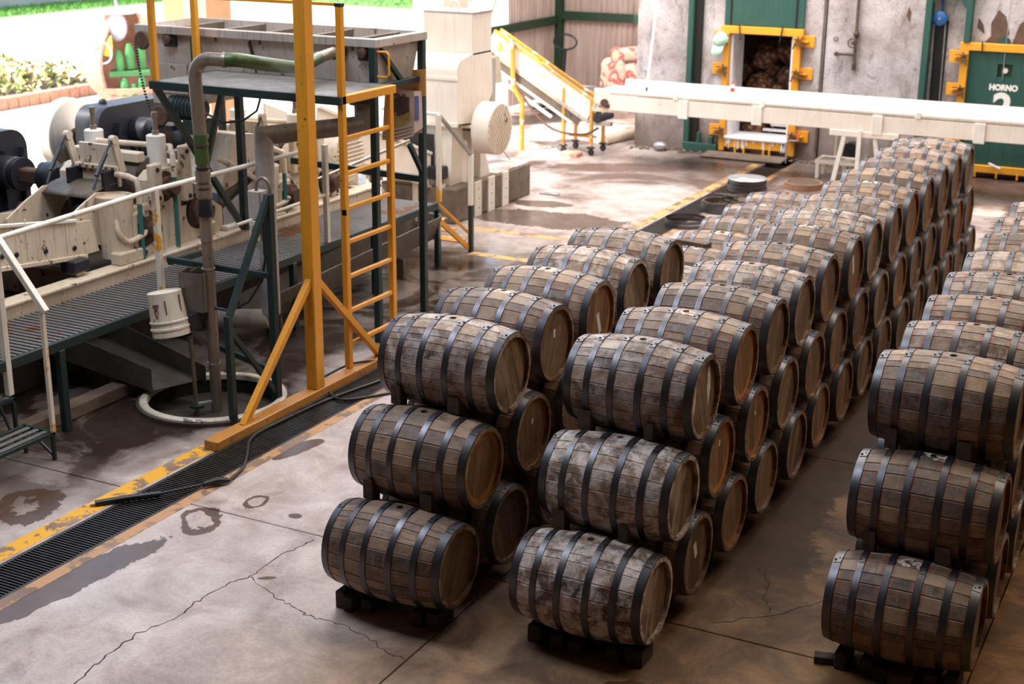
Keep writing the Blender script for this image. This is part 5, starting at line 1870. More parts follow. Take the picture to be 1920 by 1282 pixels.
sidep(14.90, 14.925, .03, .36, 'white_worn', 'side_panel')
sidep(15.14, 15.16, .03, .36, 'white_worn', 'side_panel')
sidep(14.88, 14.94, .0, .035, 'yellow_worn', 'top_edge')
sidep(15.12, 15.17, .0, .035, 'yellow_worn', 'top_edge')
sidep(14.94, 15.13, .27, .29, 'steel_dark', 'belt')
sidep(14.88, 14.93, .36, .42, 'steel', 'frame_channel', .1, .05)
sidep(14.90, 14.93, .42, .56, 'steel_dark', 'lower_panel', .0, -.1)
sidep(14.88, 14.94, .56, .60, 'white', 'frame_channel', .1, -.2)
sidep(14.88, 14.94, .70, .74, 'white', 'return_rail', .1, -.6)
for x, z in ((-7.08, 1.02), (-7.62, 1.16)):
    for y in (14.90, 15.42):
        l = MB().box((x - .028, y - .01, .16), (x + .028, y + .045, z), .005).build('leg', M['yellow_worn'], g)
        MB().box((x - .06, y - .03, .13), (x + .06, y + .06, .16), .004).build('castor_plate', M['iron'], l)
        MB().lathe([(0, 0), (.05, 0), (.062, .012), (.062, .035), (.05, .045), (0, .045)], (x, y - .005, .066), (.25, 1, 0), 18).build('castor_wheel', M['black'], l)
MB().beam((-7.08, 15.15, .30), (-7.62, 15.15, .30), .04, .05).build('cross_bar', M['yellow_worn'], g)
MB().path([(-8.62, 14.82, 1.95), (-8.58, 14.82, 1.12), (-8.40, 14.82, .86), (-8.40, 14.82, .0)], .045, 8).build('bent_support', M['yellow_worn'], g)
MB().lathe([(0, -.3), (.07, -.3), (.07, .3), (0, .3)], (-6.96, 15.18, .66), 'Y', 16).build('tail_roller', M['iron'], g)
MB().box((-7.05, 14.9, .55), (-6.7, 15.0, .62), .01).build('tail_frame', M['steel'], g)
MB().path(smooth([(-8.5, 14.86, 1.1), (-8.1, 14.8, .65), (-7.7, 14.78, .42), (-7.2, 14.85, .38), (-6.95, 14.95, .5)], 6), .02, 8).build('chain', M['rust'], g)

# long level conveyor before the ovens
g = thing('belt_conveyor', 'long white level conveyor crossing in front of the two ovens', 'conveyor', (-2.2, 14.8, 0))
CX0, CX1 = -6.55, 1.6
MB().box((CX0, 14.48, .90), (CX1, 14.51, 1.16), .006).build('front_plate', M['cream_clean'], g)
MB().box((CX0, 15.10, .90), (CX1, 15.13, 1.16), .006).build('back_plate', M['cream_clean'], g)
MB().box((CX0 - .1, 14.55, 1.22), (CX1, 15.12, 1.245), .005).build('belt', M['white'], g)
MB().plate((CX0, 15.10, 1.16), (CX1, 15.10, 1.16), (CX1, 15.16, 1.36), (CX0, 15.16, 1.36), .012).build('back_guard', M['white'], g, 0)
MB().tube((CX0, 14.52, 1.215), (CX1, 14.52, 1.215), .050, 14).build('front_tube', M['white'], g)
for x in (-5.30, -4.02, -2.06, -.5, 1.0):
    MB().box((x, 14.452, .86), (x + .17, 14.485, 1.17), .006).build('splice_plate', M['white'], g)
for x in (-5.4, -3.9, -1.4, .6):
    MB().box((x, 14.46, 1.16), (x + .09, 14.58, 1.27), .008).build('tube_clip', M['white'], g)
MB().lathe([(0, -.3), (.15, -.3), (.15, .3), (0, .3)], (CX0 - .15, 14.82, 1.10), 'Y', 22).build('tail_drum', M['cream_clean'], g)
MB().box((CX0 - .35, 14.50, .86), (CX0 + .35, 14.54, .93), .006).build('tail_frame', M['cream'], g)
MB().box((CX0 - .3, 14.49, 1.0), (CX0 + .5, 14.52, 1.26), .03).build('tail_guard', M['cream_clean'], g)
MB().lathe([(0, 0), (.07, 0), (.07, .03), (0, .03)], (CX0 - .10, 14.49, 1.02), (0, -1, 0), 16).build('tail_bearing', M['rust'], g)
MB().tube((-5.92, 14.56, 1.23), (-6.25, 15.9, 3.4), .018, 8).build('hanger_rod', M['rod'], g)
MB().tube((-5.92, 14.56, 1.22), (-5.93, 14.60, 1.32), .024, 8).build('rod_socket', M['green_mid'], g)
# trestle legs
MB().box((-2.72, 14.46, .80), (-1.62, 14.56, .90), .008).build('trestle_head', M['cream_clean'], g)
MB().box((-2.72, 15.05, .80), (-1.62, 15.15, .90), .008).build('trestle_head', M['cream_clean'], g)
for (x0_, x1_, y_) in ((-2.48, -2.62, 14.5), (-2.12, -2.36, 15.1), (-2.0, -1.86, 14.52), (-1.92, -1.70, 15.1)):
    MB().beam((x0_, y_, .82), (x1_, y_, .02), .07, .07).build('trestle_leg', M['white'], g)
MB().box((-2.27, 14.44, .0), (-2.20, 14.51, .92), .005).build('centre_leg', M['white'], g)
MB().beam((-2.6, 14.8, .30), (-1.8, 14.8, .30), .05, .05).build('cross_bar', M['cream_clean'], g)
for y in (14.5, 15.1):
    MB().box((.865, y - .02, 0), (.935, y + .05, .9), .005).build('leg', M['white'], g)

o = thing('cream_bench', 'low cream steel bench frame on the floor under the conveyor', 'bench', (-2.75, 15.05, 0))
for lo, hi in (((-3.05, 14.92, .24), (-2.45, 14.99, .31)), ((-3.05, 15.30, .24), (-2.45, 15.37, .31)), ((-3.05, 14.99, .24), (-2.98, 15.30, .31)), ((-2.62, 14.99, .24), (-2.45, 15.30, .31))):
    MB().box(lo, hi, .006).build('bench_rail', M['cream_clean'], o)
for x, y in ((-3.0, 14.95), (-2.55, 14.95), (-3.0, 15.33), (-2.55, 15.33)):
    MB().box((x - .03, y - .03, 0), (x + .03, y + .03, .24), .005).build('leg', M['cream_clean'], o)
o = thing('cream_stand', 'small cream tube stand with a black drum, behind the low bench', 'stand', (-2.7, 15.75, 0))
for x in (-2.92, -2.52):
    MB().box((x - .022, 15.70, 0), (x + .022, 15.745, .62), .004).build('upright', M['cream'], o)
MB().box((-2.945, 15.70, .60), (-2.50, 15.745, .645), .004).build('top_bar', M['cream'], o)
MB().lathe([(0, 0), (.14, 0), (.15, .02), (.15, .2), (0, .2)], (-2.70, 15.80, .33), 'Y', 20).build('drum', M['black'], o)
MB().box((-2.9, 15.71, .16), (-2.54, 15.74, .20), .003).build('lower_bar', M['cream'], o)

# ------------------------------------------------------------------ oven fronts
def clamp(par, x, z, sgn, mt='yellow_bright'):
    """bracket plate on the wall beside the frame with its two lugs and a wedge bar"""
    xo = x + sgn * .22
    p = MB().box((min(x, xo), 16.315, z - .10), (max(x, xo), 16.348, z + .10), .005).build('bracket_plate', M[mt], par)
    for dz in (-.045, .045):
        MB().box((x - .10, 16.13, z + dz - .007), (x + .09, 16.23, z + dz + .007), .003).build('bracket_lug', M['wedge'], p)
    MB().box((min(x, x + sgn * .13), 16.20, z - .01), (max(x, x + sgn * .13), 16.32, z + .01), .003).build('bracket_lug', M[mt], p)
    MB().beam((x - sgn * .02, 16.17, z + .09), (x - sgn * .10, 16.12, z - .12), .022, .022).build('wedge_bar', M['rust'], p)


f = thing('oven_door_frame', 'yellow steel frame with clamps round the open oven mouth', 'door frame', (-4.5, 16.28, 0))
FZ0, FZ1 = .17, 2.255
MB().box((-5.235, 16.23, FZ1 - .125), (-3.765, 16.32, FZ1), .006).build('lintel', M['yellow_bright'], f)
MB().box((-5.18, 16.23, .07), (-5.075, 16.32, FZ1 - .125), .006).build('side_post', M['yellow_bright'], f)
MB().box((-3.925, 16.23, .07), (-3.795, 16.32, FZ1 - .125), .006).build('side_post', M['yellow_bright'], f)
MB().box((-5.075, 16.23, .14), (-3.925, 16.32, .30), .006).build('sill', M['yellow_bright'], f)
for z in (2.05, 1.50, .42):
    clamp(f, -5.17, z, -1)
    clamp(f, -3.80, z, 1)
for x in (-4.90, -4.12):
    MB().beam((x, 16.21, 2.30), (x + .04 * (1 if x < -4.5 else -1), 16.20, 2.02), .02, .02).build('wedge_bar', M['iron'], f)
for x in (-4.88, -4.36, -4.72, -4.25):
    MB().box((x, 16.225, .0), (x + .035, 16.31, .16), .004).build('sill_foot', M['yellow_bright'], f)
mb = MB()
random.seed(5)
for k in range(26):
    x = random.uniform(-5.05, -3.95)
    h = random.uniform(.04, .20)
    mb.box((x, 16.222, .31 - h), (x + random.uniform(.012, .03), 16.231, .32), .003)
mb.build('lime_drip', M['limewash'], f)
MB().box((-5.08, 16.205, .285), (-3.92, 16.33, .335), .015).build('lime_ledge', M['limewash'], f)

d = thing('sliding_door', 'raised green sliding oven door above the open oven mouth', 'door', (-4.5, 16.3, 2.26))
MB().box((-5.20, 16.30, 2.262), (-3.78, 16.345, 4.2), .006).build('door_panel', M['green_mid'], d)
for x in (-5.10, -3.93):
    MB().box((x, 16.285, 2.262), (x + .03, 16.302, 4.2), .003).build('door_rib', M['dark'], d)

f = thing('oven_door_frame', 'yellow steel frame with clamps round the closed green oven door', 'door frame', (-.43, 16.28, 0))
MB().box((-1.15, 16.23, 2.065), (.30, 16.32, 2.19), .006).build('lintel', M['yellow_bright'], f)
MB().box((-1.12, 16.23, .12), (-1.0, 16.32, 2.065), .006).build('side_post', M['yellow_bright'], f)
MB().box((.13, 16.23, .12), (.25, 16.32, 2.065), .006).build('side_post', M['yellow_bright'], f)
MB().box((-1.0, 16.23, .10), (.13, 16.32, .22), .006).build('sill', M['yellow_bright'], f)
for z in (1.95, 1.42, .50):
    clamp(f, -1.10, z, -1)
    clamp(f, .22, z, 1)
for x in (-.72, -.38, -.05):
    MB().box((x, 16.225, .02), (x + .03, 16.31, .12), .004).build('sill_foot', M['yellow_bright'], f)
MB().beam((-.80, 16.21, 2.23), (-.79, 16.20, 2.02), .02, .02).build('wedge_bar', M['iron'], f)
MB().beam((-.5, 16.2, .27), (-.3, 16.16, .20), .03, .03).build('lime_bar', M['limewash'], f)
d = thing('steel_door', 'closed green oven door with white lettering and a small square window', 'door', (-.43, 16.3, .22))
MB().box((-1.0, 16.285, .22), (-.53, 16.345, 2.065), .004).build('door_panel', M['green_mid'], d)
MB().box((-.30, 16.285, .22), (.13, 16.345, 2.065), .004).build('door_panel', M['green_mid'], d)
MB().box((-.53, 16.285, .22), (-.30, 16.345, 1.66), 0).build('door_panel', M['green_mid'], d)
MB().box((-.53, 16.285, 1.87), (-.30, 16.345, 2.065), 0).build('door_panel', M['green_mid'], d)
MB().box((-.53, 16.34, 1.66), (-.30, 16.36, 1.87), 0).build('window_recess', M['girt'], d)
MB().lathe([(0, 0), (.042, 0), (.042, .025), (0, .025)], (-.415, 16.335, 1.765), (0, -1, 0), 20).build('window_disc', M['letter'], d)
MB().lathe([(0, 0), (.10, 0), (.10, .012), (0, .012)], (-.47, 16.30, 2.20), (0, -1, 0), 24).build('lifting_plate', M['green_mid'], d)
MB().tube((-.44, 16.27, 4.2), (-.44, 16.27, 1.62), .006, 6).build('lift_cable', M['galv'], d)


def letters(txt, x, z, size, par, y=16.283, off=.006, sx=1.0, mt='letter', nm='lettering', rotz=0.0, origin=None, extr=.002):
    cu = bpy.data.curves.new(nm, 'FONT')
    cu.body = txt
    cu.size = size
    cu.align_x = 'CENTER'
    cu.extrude = extr
    cu.offset = off
    cu.resolution_u = 4
    o = bpy.data.objects.new(nm, cu)
    C.objects.link(o)
    dg = bpy.context.evaluated_depsgraph_get()
    me = bpy.data.meshes.new_from_object(o.evaluated_get(dg))
    bpy.data.objects.remove(o)
    me.materials.clear()
    me.materials.append(M[mt])
    o = bpy.data.objects.new(nm, me)
    C.objects.link(o)
    if par is not None:
        o.parent = par
        o.location = Vector((x, y, z)) - ORG[par.name]
    else:
        o.location = (x, y, z)
    o.rotation_euler = (PI / 2, 0, rotz)
    o.scale = (sx, 1, 1)
    return o


letters('HORNO', -.41, 1.455, .125, d, off=.008, sx=.95)
letters('2', -.40, 1.0, .58, d, off=.020, sx=1.05)

# green door guides, the hoist and the steam pipe on the wall
o = structure(MB().box((-5.84, 16.20, 0), (-5.74, 16.36, 9), .006).build('trim_6', M['green_mid']))
MB().box((-5.74, 16.28, 0), (-5.60, 16.352, 9), .004).build('recess_shade', M['dark'], o)  # flat dark strip painted for the shaded recess beside the column
MB().box((-5.84, 16.18, .0), (-5.20, 16.30, .17), .006).build('guide_foot', M['green_mid'], o)
MB().box((-5.58, 16.19, .17), (-5.52, 16.29, .36), .006).build('guide_lug', M['green_mid'], o)
MB().box((-5.36, 16.19, .17), (-5.28, 16.29, .30), .006).build('guide_lug', M['green_mid'], o)
o = structure(MB().box((-1.75, 16.20, 0), (-1.645, 16.40, 9), .006).build('trim_7', M['green_mid']))
structure(MB().box((-1.10, 16.20, 2.19), (-1.0, 16.40, 9), .006).build('trim_8', M['green_mid']))
MB().prism([(-1.645, 3.0), (-1.10, 3.0), (-1.10, 2.70), (-1.20, 2.84), (-1.56, 2.86), (-1.645, 2.78)], 'Y', 16.24, 16.38).build('arch_plate', M['green_mid'], o, 0)
MB().box((-1.62, 16.44, 0), (-1.40, 16.452, 2.5), 0).build('guide_rack', M['iron'], o, 0)
h = thing('chain_hoist', 'round blue chain hoist hanging in the wall recess between the ovens', 'hoist', (-1.53, 16.36, 2.55))
MB().lathe([(0, -.05), (.10, -.05), (.12, -.03), (.12, .04), (.09, .06), (0, .065)], (-1.53, 16.36, 2.54), (0, -1, 0), 26).build('hoist_body', M['blue'], h)
MB().tube((-1.52, 16.38, 2.64), (-1.52, 16.40, 3.2), .020, 8).build('hoist_hook', M['blue'], h)
MB().lathe([(0, 0), (.02, 0), (.02, .01), (0, .012)], (-1.53, 16.295, 2.54), (0, -1, 0), 10).build('hub_bolt', M['galv'], h)
for x in (-1.62, -1.44):
    MB().tube((x, 16.37, 2.52), (x + .03, 16.40, .2), .010, 6).build('hoist_chain', M['galv'], h)
h = thing('steam_pipe', 'rusty steam pipe with hand wheel valve on the wall between the ovens', 'pipe', (-2.86, 16.30, 1.65))
MB().tube((-2.875, 16.30, 1.66), (-2.875, 16.30, 5.0), .026, 10).build('riser', M['wedge'], h)
MB().tube((-2.88, 16.30, 1.88), (-3.18, 16.28, 1.88), .022, 10).build('branch', M['wedge'], h)
MB().tube((-3.18, 16.33, 1.88), (-3.18, 16.24, 1.88), .035, 10).build('elbow', M['rust'], h)
MB().ball((-2.87, 16.30, 2.22), .055, 12, 8).build('union', M['rust'], h)
MB().tube((-2.875, 16.30, 1.62), (-2.875, 16.30, 1.72), .034, 10).build('end_cap', M['rust'], h)
MB().path([(-2.90 + .075 * math.cos(2 * PI * k / 16), 16.20, 2.08 + .075 * math.sin(2 * PI * k / 16)) for k in range(17)], .012, 6, False).build('hand_wheel', M['rust'], h)
MB().tube((-2.90, 16.19, 2.08), (-2.88, 16.30, 2.08), .022, 8).build('valve_stem', M['rust'], h)
for k in range(3):
    a = PI * k / 3
    MB().beam((-2.90 - .07 * math.cos(a), 16.20, 2.08 - .07 * math.sin(a)), (-2.90 + .07 * math.cos(a), 16.20, 2.08 + .07 * math.sin(a)), .01, .01).build('wheel_spoke', M['rust'], h)
o = MB().path([(-3.22 + .035 * math.cos(2 * PI * k / 12), 16.33, 2.12 + .035 * math.sin(2 * PI * k / 12)) for k in range(13)], .007, 6, False).build('wall_ring', M['rust'], None, origin=(-3.22, 16.33, 2.12))
tag(o, 'small rusty ring fixed on the wall left of the valve', 'ring')

# cap on the bracket, bottle on the conveyor
c = thing('baseball_cap', 'pale mint cap hung on the upper left clamp of the open oven', 'cap', (-5.20, 16.12, 1.98))
mb = MB()
mb.lathe([(.125, -.02), (.125, .03), (.115, .08), (.08, .125), (.03, .145), (0, .148)], (-5.19, 16.16, 2.02), (-.2, -.9, .35), 24)
mb.build('crown', M['mint'], c)
vs = []
mb = MB()
cc = Vector((-5.19, 16.12, 1.98))
for k in range(11):
    a = -.95 + 1.9 * k / 10
    vs.append(cc + Vector((.12 * math.sin(a) - .02, -.02 - .03 * math.cos(a), -.07 * math.cos(a))))
    vs.append(cc + Vector((.12 * math.sin(a) - .05, -.05 - .03 * math.cos(a), -.02 - .22 * math.cos(a * .8))))
mb.add(vs, [(2 * k, 2 * k + 1, 2 * k + 3, 2 * k + 2) for k in range(10)])
v = mb.build('visor', M['mint'], c)
v.modifiers.new('t', 'SOLIDIFY').thickness = .004
MB().ball(tuple(cc + Vector((.10, .0, .05))), .018, 8, 5).build('strap_buckle', M['iron'], c)


def m_glass():
    t = NT('clear_bottle_plastic')
    t.set(Base_Color=(.92, .95, .97, 1), Roughness=.08, IOR=1.2)
    t.b.inputs['Transmission Weight'].default_value = .9
    return t.mat


M['clear'] = m_glass()
bt = thing('plastic_bottle', 'small clear bottle with red cap and red label on the white conveyor', 'bottle', (-4.55, 15.0, 1.246))
MB().lathe([(0, 0), (.035, 0), (.038, .01), (.038, .12), (.033, .15), (.016, .19), (.014, .21), (0, .21)], (-4.55, 15.0, 1.246), 'Z', 20).build('body', M['clear'], bt)
MB().ring((-4.55, 15.0, 1.296), .0385, .0395, .06, 'Z', 20).build('wrap_label', M['redplastic'], bt)
MB().lathe([(0, 0), (.018, 0), (.018, .03), (0, .03)], (-4.55, 15.0, 1.445), 'Z', 14).build('bottle_cap', M['redplastic'], bt)

# roasting agave hearts and the slatted steps inside the oven
def m_agave():
    t = NT('roasted_agave')
    v = t.n('TexVoronoi', None, Vector=t.n('Mapping', None, Vector=t.obj(), Scale=(1, 1, 1)).outputs[0], Scale=11.0)
    n = t.noise(5, 4, .6)
    c = t.ramp(v.outputs['Distance'], [(0.0, srgb(196, 142, 104)), (.35, srgb(136, 92, 66)), (.7, srgb(56, 36, 28))])
    c = t.mix(t.ramp(n, [(.45, 0.0), (.7, .6)]), c, srgb(58, 38, 44))
    t.set(Base_Color=c, Roughness=.75)
    t.bump(v.outputs['Distance'], .9, .04)
    return t.mat


M['agave'] = m_agave()
random.seed(21)
AG = [(-4.83, 17.6, 1.62, .30), (-4.35, 17.7, 1.72, .32), (-4.28, 17.45, 1.30, .27), (-4.86, 17.5, 1.08, .31), (-4.47, 17.4, .98, .28), (-4.78, 17.35, .62, .29),
      (-4.22, 17.6, .82, .27), (-4.75, 17.75, 1.35, .26), (-5.35, 17.6, 1.35, .32), (-5.4, 17.5, .8, .32), (-5.3, 17.4, .32, .30), (-4.85, 17.2, .30, .26), (-3.8, 17.9, 1.4, .3), (-3.7, 17.8, .9, .3)]
PLACE = ['in the upper left corner', 'at the top right', 'at right under the top one', 'at middle left', 'in the middle', 'low at the left', 'low at the right', 'deep in the centre',
         'behind the left jamb, top', 'behind the left jamb, middle', 'behind the left jamb, lowest', 'lowest at the left', 'behind the right jamb, top', 'behind the right jamb, lower']
me0 = None
for (x, y, z, r_), pl_ in zip(AG, PLACE):
    mb = MB()
    mb.ball((0, 0, 0), 1.0, 22, 14)
    for i, q in enumerate(mb.v):
        k = 1 + .07 * math.sin(9 * q[0] + 7 * q[2]) * math.cos(8 * q[1]) + random.uniform(-.03, .03)
        mb.v[i] = (q[0] * r_ * 1.0 * k, q[1] * r_ * .9 * k, q[2] * r_ * .80 * k)
    o = mb.build('agave_heart', M['agave'], None, 60)
    o.location = (x, y, z)
    o.rotation_euler = (random.uniform(-.5, .5), random.uniform(-.5, .5), random.uniform(0, 3))
    tag(o, 'roasted brown agave heart in the open oven, ' + pl_, 'agave', 'agave hearts in the oven')
s_ = thing('oven_steps', 'white slatted wooden steps inside the open oven, low at the right', 'steps', (-4.15, 16.95, 0))
for k in range(4):
    MB().box((-4.60 + .10 * k, 16.95 + .14 * k, .36 + .075 * k), (-3.80, 17.05 + .14 * k, .40 + .075 * k), .004).build('step_slat', M['limewash'], s_)
for x in (-4.45, -3.9):
    MB().beam((x, 16.93, .32), (x, 17.5, .62), .05, .05).build('step_stringer', M['wedge'], s_)
MB().box((-4.6, 16.95, 0), (-3.8, 17.0, .34), .006).build('step_riser', M['dark'], s_)

o = MB().box((-5.33, 15.72, .03), (-3.86, 16.16, .055), .01, ('X', .06)).build('steel_plate', M['plinth'], None, origin=(-4.6, 15.95, .04))
tag(o, 'dirty flat plate lying on the ground before the open oven', 'plate')
o = thing('bent_pipe_stub', 'short bent white pipe with an orange ribbon at the foot of the oven frame', 'pipe', (-3.72, 15.98, 0))
MB().path([(-3.84, 15.95, .0), (-3.84, 15.95, .36), (-3.80, 15.95, .40), (-3.62, 15.95, .40)], .016, 8).build('pipe', M['galv'], o)
MB().prism([(-3.68, .41), (-3.64, .41), (-3.60, .52), (-3.65, .53)], 'Y', 15.93, 15.95).build('ribbon', M['orange'], o, 0)
o = MB().ball((0, 0, 0), .10, 10, 7, (1.3, 1, .8)).build('lime_lump', M['galv'], None)
o.location = (-6.2, 16.0, .09)
tag(o, 'pale lump of rubble at the foot of the concrete column', 'rubble')

# sacks, pallet jack, sign in the far corner
def m_sack():
    t = NT('printed_sack')
    n = t.noise(3.0, 3, .5)
    n2 = t.noise(12, 5, .6)
    c = t.ramp(n, [(.40, srgb(176, 144, 128)), (.47, srgb(184, 154, 138)), (.52, srgb(158, 58, 58)), (.58, srgb(168, 76, 74)), (.63, srgb(184, 154, 132))])
    c = t.mix(t.ramp(n2, [(.5, 0.0), (.7, .4)]), c, srgb(176, 140, 120))
    t.set(Base_Color=c, Roughness=.8)
    t.bump(n2, .4, .03)
    return t.mat


M['sack'] = m_sack()
for i, (x, y, z, sx_, sy_, sz_, lab) in enumerate(((-9.2, 20.9, .52, .36, .26, .52, 'big slumped printed sack left of the pile by the corrugated wall'),
                                                 (-8.72, 20.95, .50, .26, .26, .50, 'upright reddish printed sack at the right of the pile by the corrugated wall'),
                                                 (-8.95, 20.95, 1.08, .38, .26, .16, 'folded sack thrown on top of the pile by the corrugated wall'))):
    mb = MB()
    mb.ball((0, 0, 0), 1, 20, 14)
    for k, q in enumerate(mb.v):
        s3 = lambda v_: math.copysign(abs(v_) ** .55, v_)
        mb.v[k] = (s3(q[0]) * sx_ + .03 * math.sin(9 * q[2] + i), s3(q[1]) * sy_, s3(q[2]) * sz_ + .02 * math.sin(8 * q[0]))
    o = mb.build('sack', M['sack'], None, 60)
    o.location = (x, y, z)
    tag(o, lab, 'sack')
o = thing('metal_crate', 'dark blue-grey crate top beside the sacks, behind the conveyor end', 'crate', (-9.25, 19.4, 0))
MB().box((-9.7, 19.1, 0), (-8.75, 19.8, .48), .015).build('crate_body', M['navy'], o)
MB().box((-9.72, 19.08, .48), (-8.73, 19.82, .52), .01).build('crate_lid', M['galv'], o)
o = thing('pallet_jack', 'black pallet jack standing upright against the green corner post', 'pallet jack', (-10.1, 20.0, 0))
MB().tube((-10.08, 20.0, .25), (-10.08, 20.15, 1.22), .045, 10).build('handle_shaft', M['iron'], o)
MB().path([(-10.08, 20.15, 1.18)] + [(-10.08 + .27 * math.cos(a), 20.15, 1.36 + .16 * math.sin(a)) for a in [-PI / 2 + 2 * PI * k / 24 for k in range(25)]], .022, 8).build('handle_loop', M['iron'], o)
MB().box((-10.3, 19.9, .08), (-9.86, 20.2, .34), .03).build('pump_body', M['iron'], o)
for x in (-10.3, -9.95):
    MB().box((x, 19.0, .05), (x + .14, 19.95, .11), .01).build('fork', M['iron'], o)
o = MB().box((-7.24, 21.20, 1.64), (-6.86, 21.215, 2.12), .003).build('wall_sign', M['card'], None, origin=(-7.05, 21.2, 1.9))
o.data.materials[0] = plain('sign_board', srgb(222, 196, 170), .7, 0, .08)
tag(o, 'small tan sign with worn dark letters, cut off by the concrete wall', 'sign')
ORG[o.name] = Vector((-7.05, 21.2, 1.9))
letters('PRO', -7.05, 1.98, .13, o, y=21.196, off=.004, mt='dark')
letters('CU', -7.05, 1.76, .15, o, y=21.196, off=.004, mt='dark')
MB().tube((-6.95, 21.15, 1.62), (-6.95, 21.15, 1.80), .03, 8).build('hook', M['iron'], o)
# long pipe on the floor by the far kerb, bits under the conveyor
o = MB().tube((-7.3, 16.0, .10), (-6.88, 18.6, .10), .09, 14).build('floor_pipe', M['cream'], None, origin=(-7.1, 17.2, .1))
tag(o, 'cream pipe lying along the floor left of the concrete column', 'pipe')
o = thing('floor_hatch', 'square floor hatch with a small round hole near the column', 'hatch', (-7.35, 16.1, 0))
MB().box((-7.75, 15.7, 0), (-6.95, 16.5, .006), .002).build('hatch_plate', M['floor'], o, 0)
MB().lathe([(0, 0), (.09, 0), (.09, .004), (0, .004)], (-7.3, 16.15, .006), 'Z', 20).build('hatch_hole', M['rust'], o)
o = MB().box((-7.55, 14.6, 0), (-7.2, 14.85, .07), .008).build('brick_piece', M['brick'], None, origin=(-7.4, 14.7, 0))
tag(o, 'brown brick lying on the floor under the inclined conveyor', 'brick')
o = MB().box((-6.42, 11.52, 0), (-6.1, 11.62, .03), .006).build('metal_strip', M['galv'], None, origin=(-6.26, 11.57, 0))
tag(o, 'bright metal strip on the floor beside the shredder base', 'strip')

# ------------------------------------------------------------------ loose hoops and lids on the drain by the low barrels
def hoopring(x, y, z, r, h, label, group=None, tilt=0.0):
    mb = MB()
    mb.ring((0, 0, 0), r - .004, r, h, 'Z', 44)
    o = mb.build('loose_hoop', M['hoop'], None)
    o.location = (x, y, z)
    o.rotation_euler = (tilt, tilt * .5, 0)
    return tag(o, label, 'hoop', group)


hoopring(-3.66, 10.62, .003, .30, .055, 'big black loose hoop on the drain, lowest of the nearest pair', 'loose hoops')
hoopring(-3.66, 10.62, .062, .295, .05, 'black loose hoop resting on top of the nearest pair', 'loose hoops')
for k, w_ in enumerate(('lowest', 'second', 'third', 'topmost')):
    hoopring(-3.60 + .012 * (k % 2), 13.1, .003 + k * .062, .31 - .004 * k, .055, 'grey steel hoop beyond the low barrels, %s in its stack of four' % w_, 'loose hoops')
o = MB().lathe([(0, 0), (.30, 0), (.31, .006), (.30, .016), (0, .016)], (0, 0, 0), 'Z', 40).build('sheet_lid', M['galv'], None)
o.location = (-3.595, 13.1, .248)
tag(o, 'flat grey sheet metal lid catching the sun on the stack of four hoops', 'lid')
o = thing('barrel_lid', 'round wooden barrel lid with orange rim behind the low barrels', 'lid', (-2.95, 14.0, 0))
MB().ring((-2.95, 14.0, .003), .27, .30, .10, 'Z', 40).build('lid_rim', plain('lid_rim_wood', srgb(150, 110, 84), .7, 0, .3), o)
MB().lathe([(0, 0), (.268, 0), (.268, .03), (0, .03)], (-2.95, 14.0, .06), 'Z', 40).build('lid_board', M['wedge'], o)
o = thing('stave_heap', 'broken barrel end holding loose dark stave pieces on the drain', 'barrel end', (-3.55, 11.75, 0))
MB().ring((-3.55, 11.75, .003), .265, .285, .13, 'Z', 40).build('end_rim', M['hoop'], o)
MB().ring((-3.55, 11.75, .06), .24, .264, .10, 'Z', 40).build('end_ring', M['wedge'], o)
MB().lathe([(0, 0), (.26, 0), (.26, .02), (0, .02)], (-3.55, 11.75, .05), 'Z', 40).build('end_board', M['wedge'], o)
random.seed(6)
for k in range(9):
    a = random.uniform(0, PI)
    x, y = -3.48 + random.uniform(-.12, .16), 11.75 + random.uniform(-.14, .16)
    l = random.uniform(.10, .18)
    MB().box((x - l, y - .03, .11 + .018 * k), (x + l, y + .03, .128 + .018 * k), .004, ('Z', a)).build('stave_piece', M['block'], o)
o = thing('barrel_lid', 'brown barrel lid with low rim between the hoop stack and the stave heap', 'lid', (-3.42, 12.35, 0))
MB().ring((-3.42, 12.40, .003), .26, .28, .09, 'Z', 40).build('lid_rim', M['wedge'], o)
MB().lathe([(0, 0), (.258, 0), (.258, .02), (0, .02)], (-3.42, 12.40, .03), 'Z', 40).build('lid_board', M['wedge'], o)

# ------------------------------------------------------------------ cardboard and printed bag hung on the hopper leg
o = thing('cardboard_sheet', 'tan cardboard sheet tied to the right hopper leg above the printed bag', 'cardboard', (-4.50, 4.84, 2.52))
MB().plate((-4.87, 4.82, 2.51), (-4.58, 4.81, 2.51), (-4.58, 4.81, 2.73), (-4.87, 4.82, 2.73), .006).build('left_flap', M['card'], o, 0)
MB().plate((-4.58, 4.81, 2.47), (-4.44, 4.79, 2.47), (-4.44, 4.79, 2.75), (-4.58, 4.81, 2.73), .006).build('right_flap', M['card'], o, 0)
M['bag'] = plain('bag_film', srgb(206, 184, 176), .45, 0, .12, 5)
M['bag_brown'] = plain('bag_brown_print', srgb(92, 76, 76), .5, 0, .2, 4)
M['bag_olive'] = plain('bag_olive_print', srgb(182, 168, 110), .5, 0, .15, 8)
M['bag_red'] = plain('bag_red_print', srgb(206, 122, 88), .5)
M['bag_blue'] = plain('bag_blue_print', srgb(88, 98, 142), .5)
bg = thing('printed_bag', 'creased printed plastic bag hanging open on the hopper leg', 'bag', (-4.56, 4.70, 2.1))
BX0, BX1, BZ0, BZ1, BY = -4.90, -4.55, 1.98, 2.52, 4.72
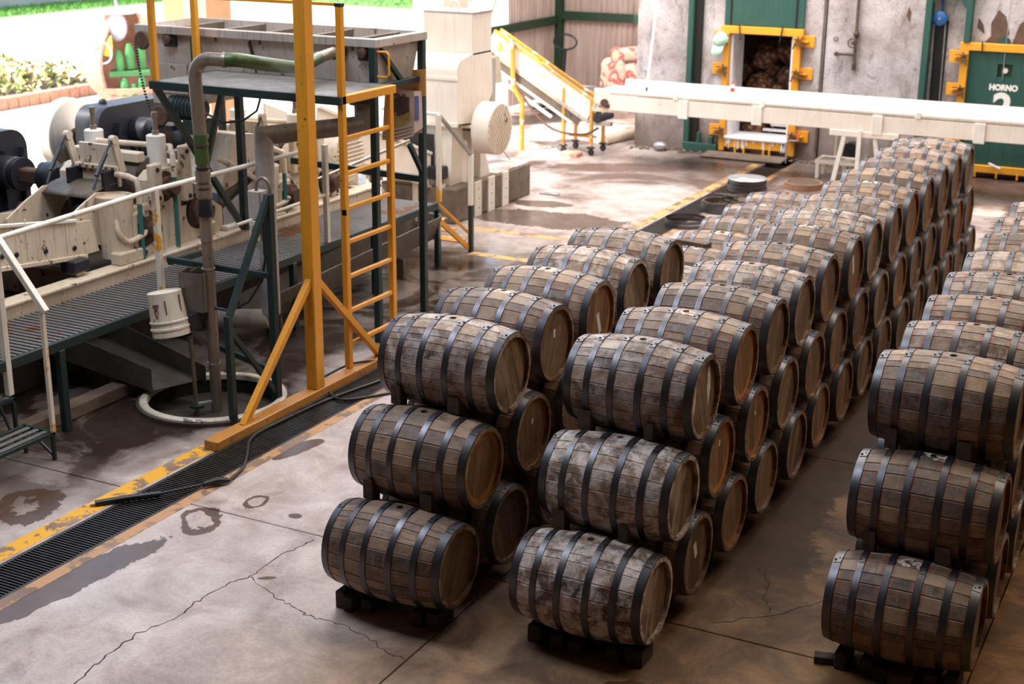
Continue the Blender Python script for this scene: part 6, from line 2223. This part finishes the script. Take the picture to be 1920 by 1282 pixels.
def bagpt(u, v):
    x = BX0 + (BX1 - BX0) * u - .05 * (1 - v) * (1 - u)
    z = BZ0 + (BZ1 - BZ0) * v + .14 * max(0, u - .45) * (1 - v)
    y = BY - .05 * math.sin(PI * u) * (.6 + .4 * math.sin(7 * v + 3 * u)) * (1 - .3 * v)
    return Vector((x, y, z))
def bagpatch(nm, u0, u1, v0, v1, mt, lift=0.0, nu=10, nv=14, wob=None):
    mb = MB()
    vs = []
    for i in range(nu + 1):
        for j in range(nv + 1):
            u = u0 + (u1 - u0) * i / nu
            v = v0 + (v1 - v0) * j / nv
            if wob and j in (0, nv):
                v += wob * math.sin(9 * u + j)
            p = bagpt(u, v)
            vs.append((p.x, p.y - lift, p.z))
    fs = []
    for i in range(nu):
        for j in range(nv):
            q = i * (nv + 1) + j
            fs.append((q, q + nv + 1, q + nv + 2, q + 1))
    mb.add(vs, fs)
    return mb.build(nm, M[mt], bg, 60)
fr = bagpatch('bag_front', 0, 1, 0, 1, 'bag')
mb = MB()
mb.plate((BX1, BY, BZ0 + .10), (BX1 + .07, BY + .06, BZ0 + .16), (BX1 + .05, BY + .08, BZ1), (BX1, BY, BZ1), .004)
mb.plate((BX0, BY + .08, BZ0 + .02), (BX1 + .05, BY + .08, BZ0 + .10), (BX1 + .05, BY + .08, BZ1), (BX0, BY + .08, BZ1), .004)
mb.build('bag_back', M['bag'], bg, 0)
MB().plate((BX1 + .012, BY - .002, BZ0 + .24), (BX1 + .045, BY + .030, BZ0 + .25), (BX1 + .035, BY + .045, BZ1 - .05), (BX1 + .008, BY + .0, BZ1 - .05), -.004).build('blue_panel', M['bag_blue'], bg, 0)
bagpatch('brown_panel', .06, .88, .50, .87, 'bag_brown', .003, 10, 8, .03)
bagpatch('olive_panel', .30, .90, .30, .52, 'bag_olive', .005, 8, 6, .03)
for u, v in ((.22, .36), (.40, .30), (.38, .52), (.56, .45), (.76, .38)):
    bagpatch('red_spot', u, u + .09, v, v + .06, 'bag_red', .007, 3, 3)
for k in range(3):
    bagpatch('fold_line', .02, .95, .06 + .07 * k, .075 + .07 * k, 'bag_brown', .004, 8, 1)
letters('a pongas de', -4.74, 2.465, .058, bg, y=BY - .056, off=.001, mt='inkbrown', nm='print_line', sx=.95)
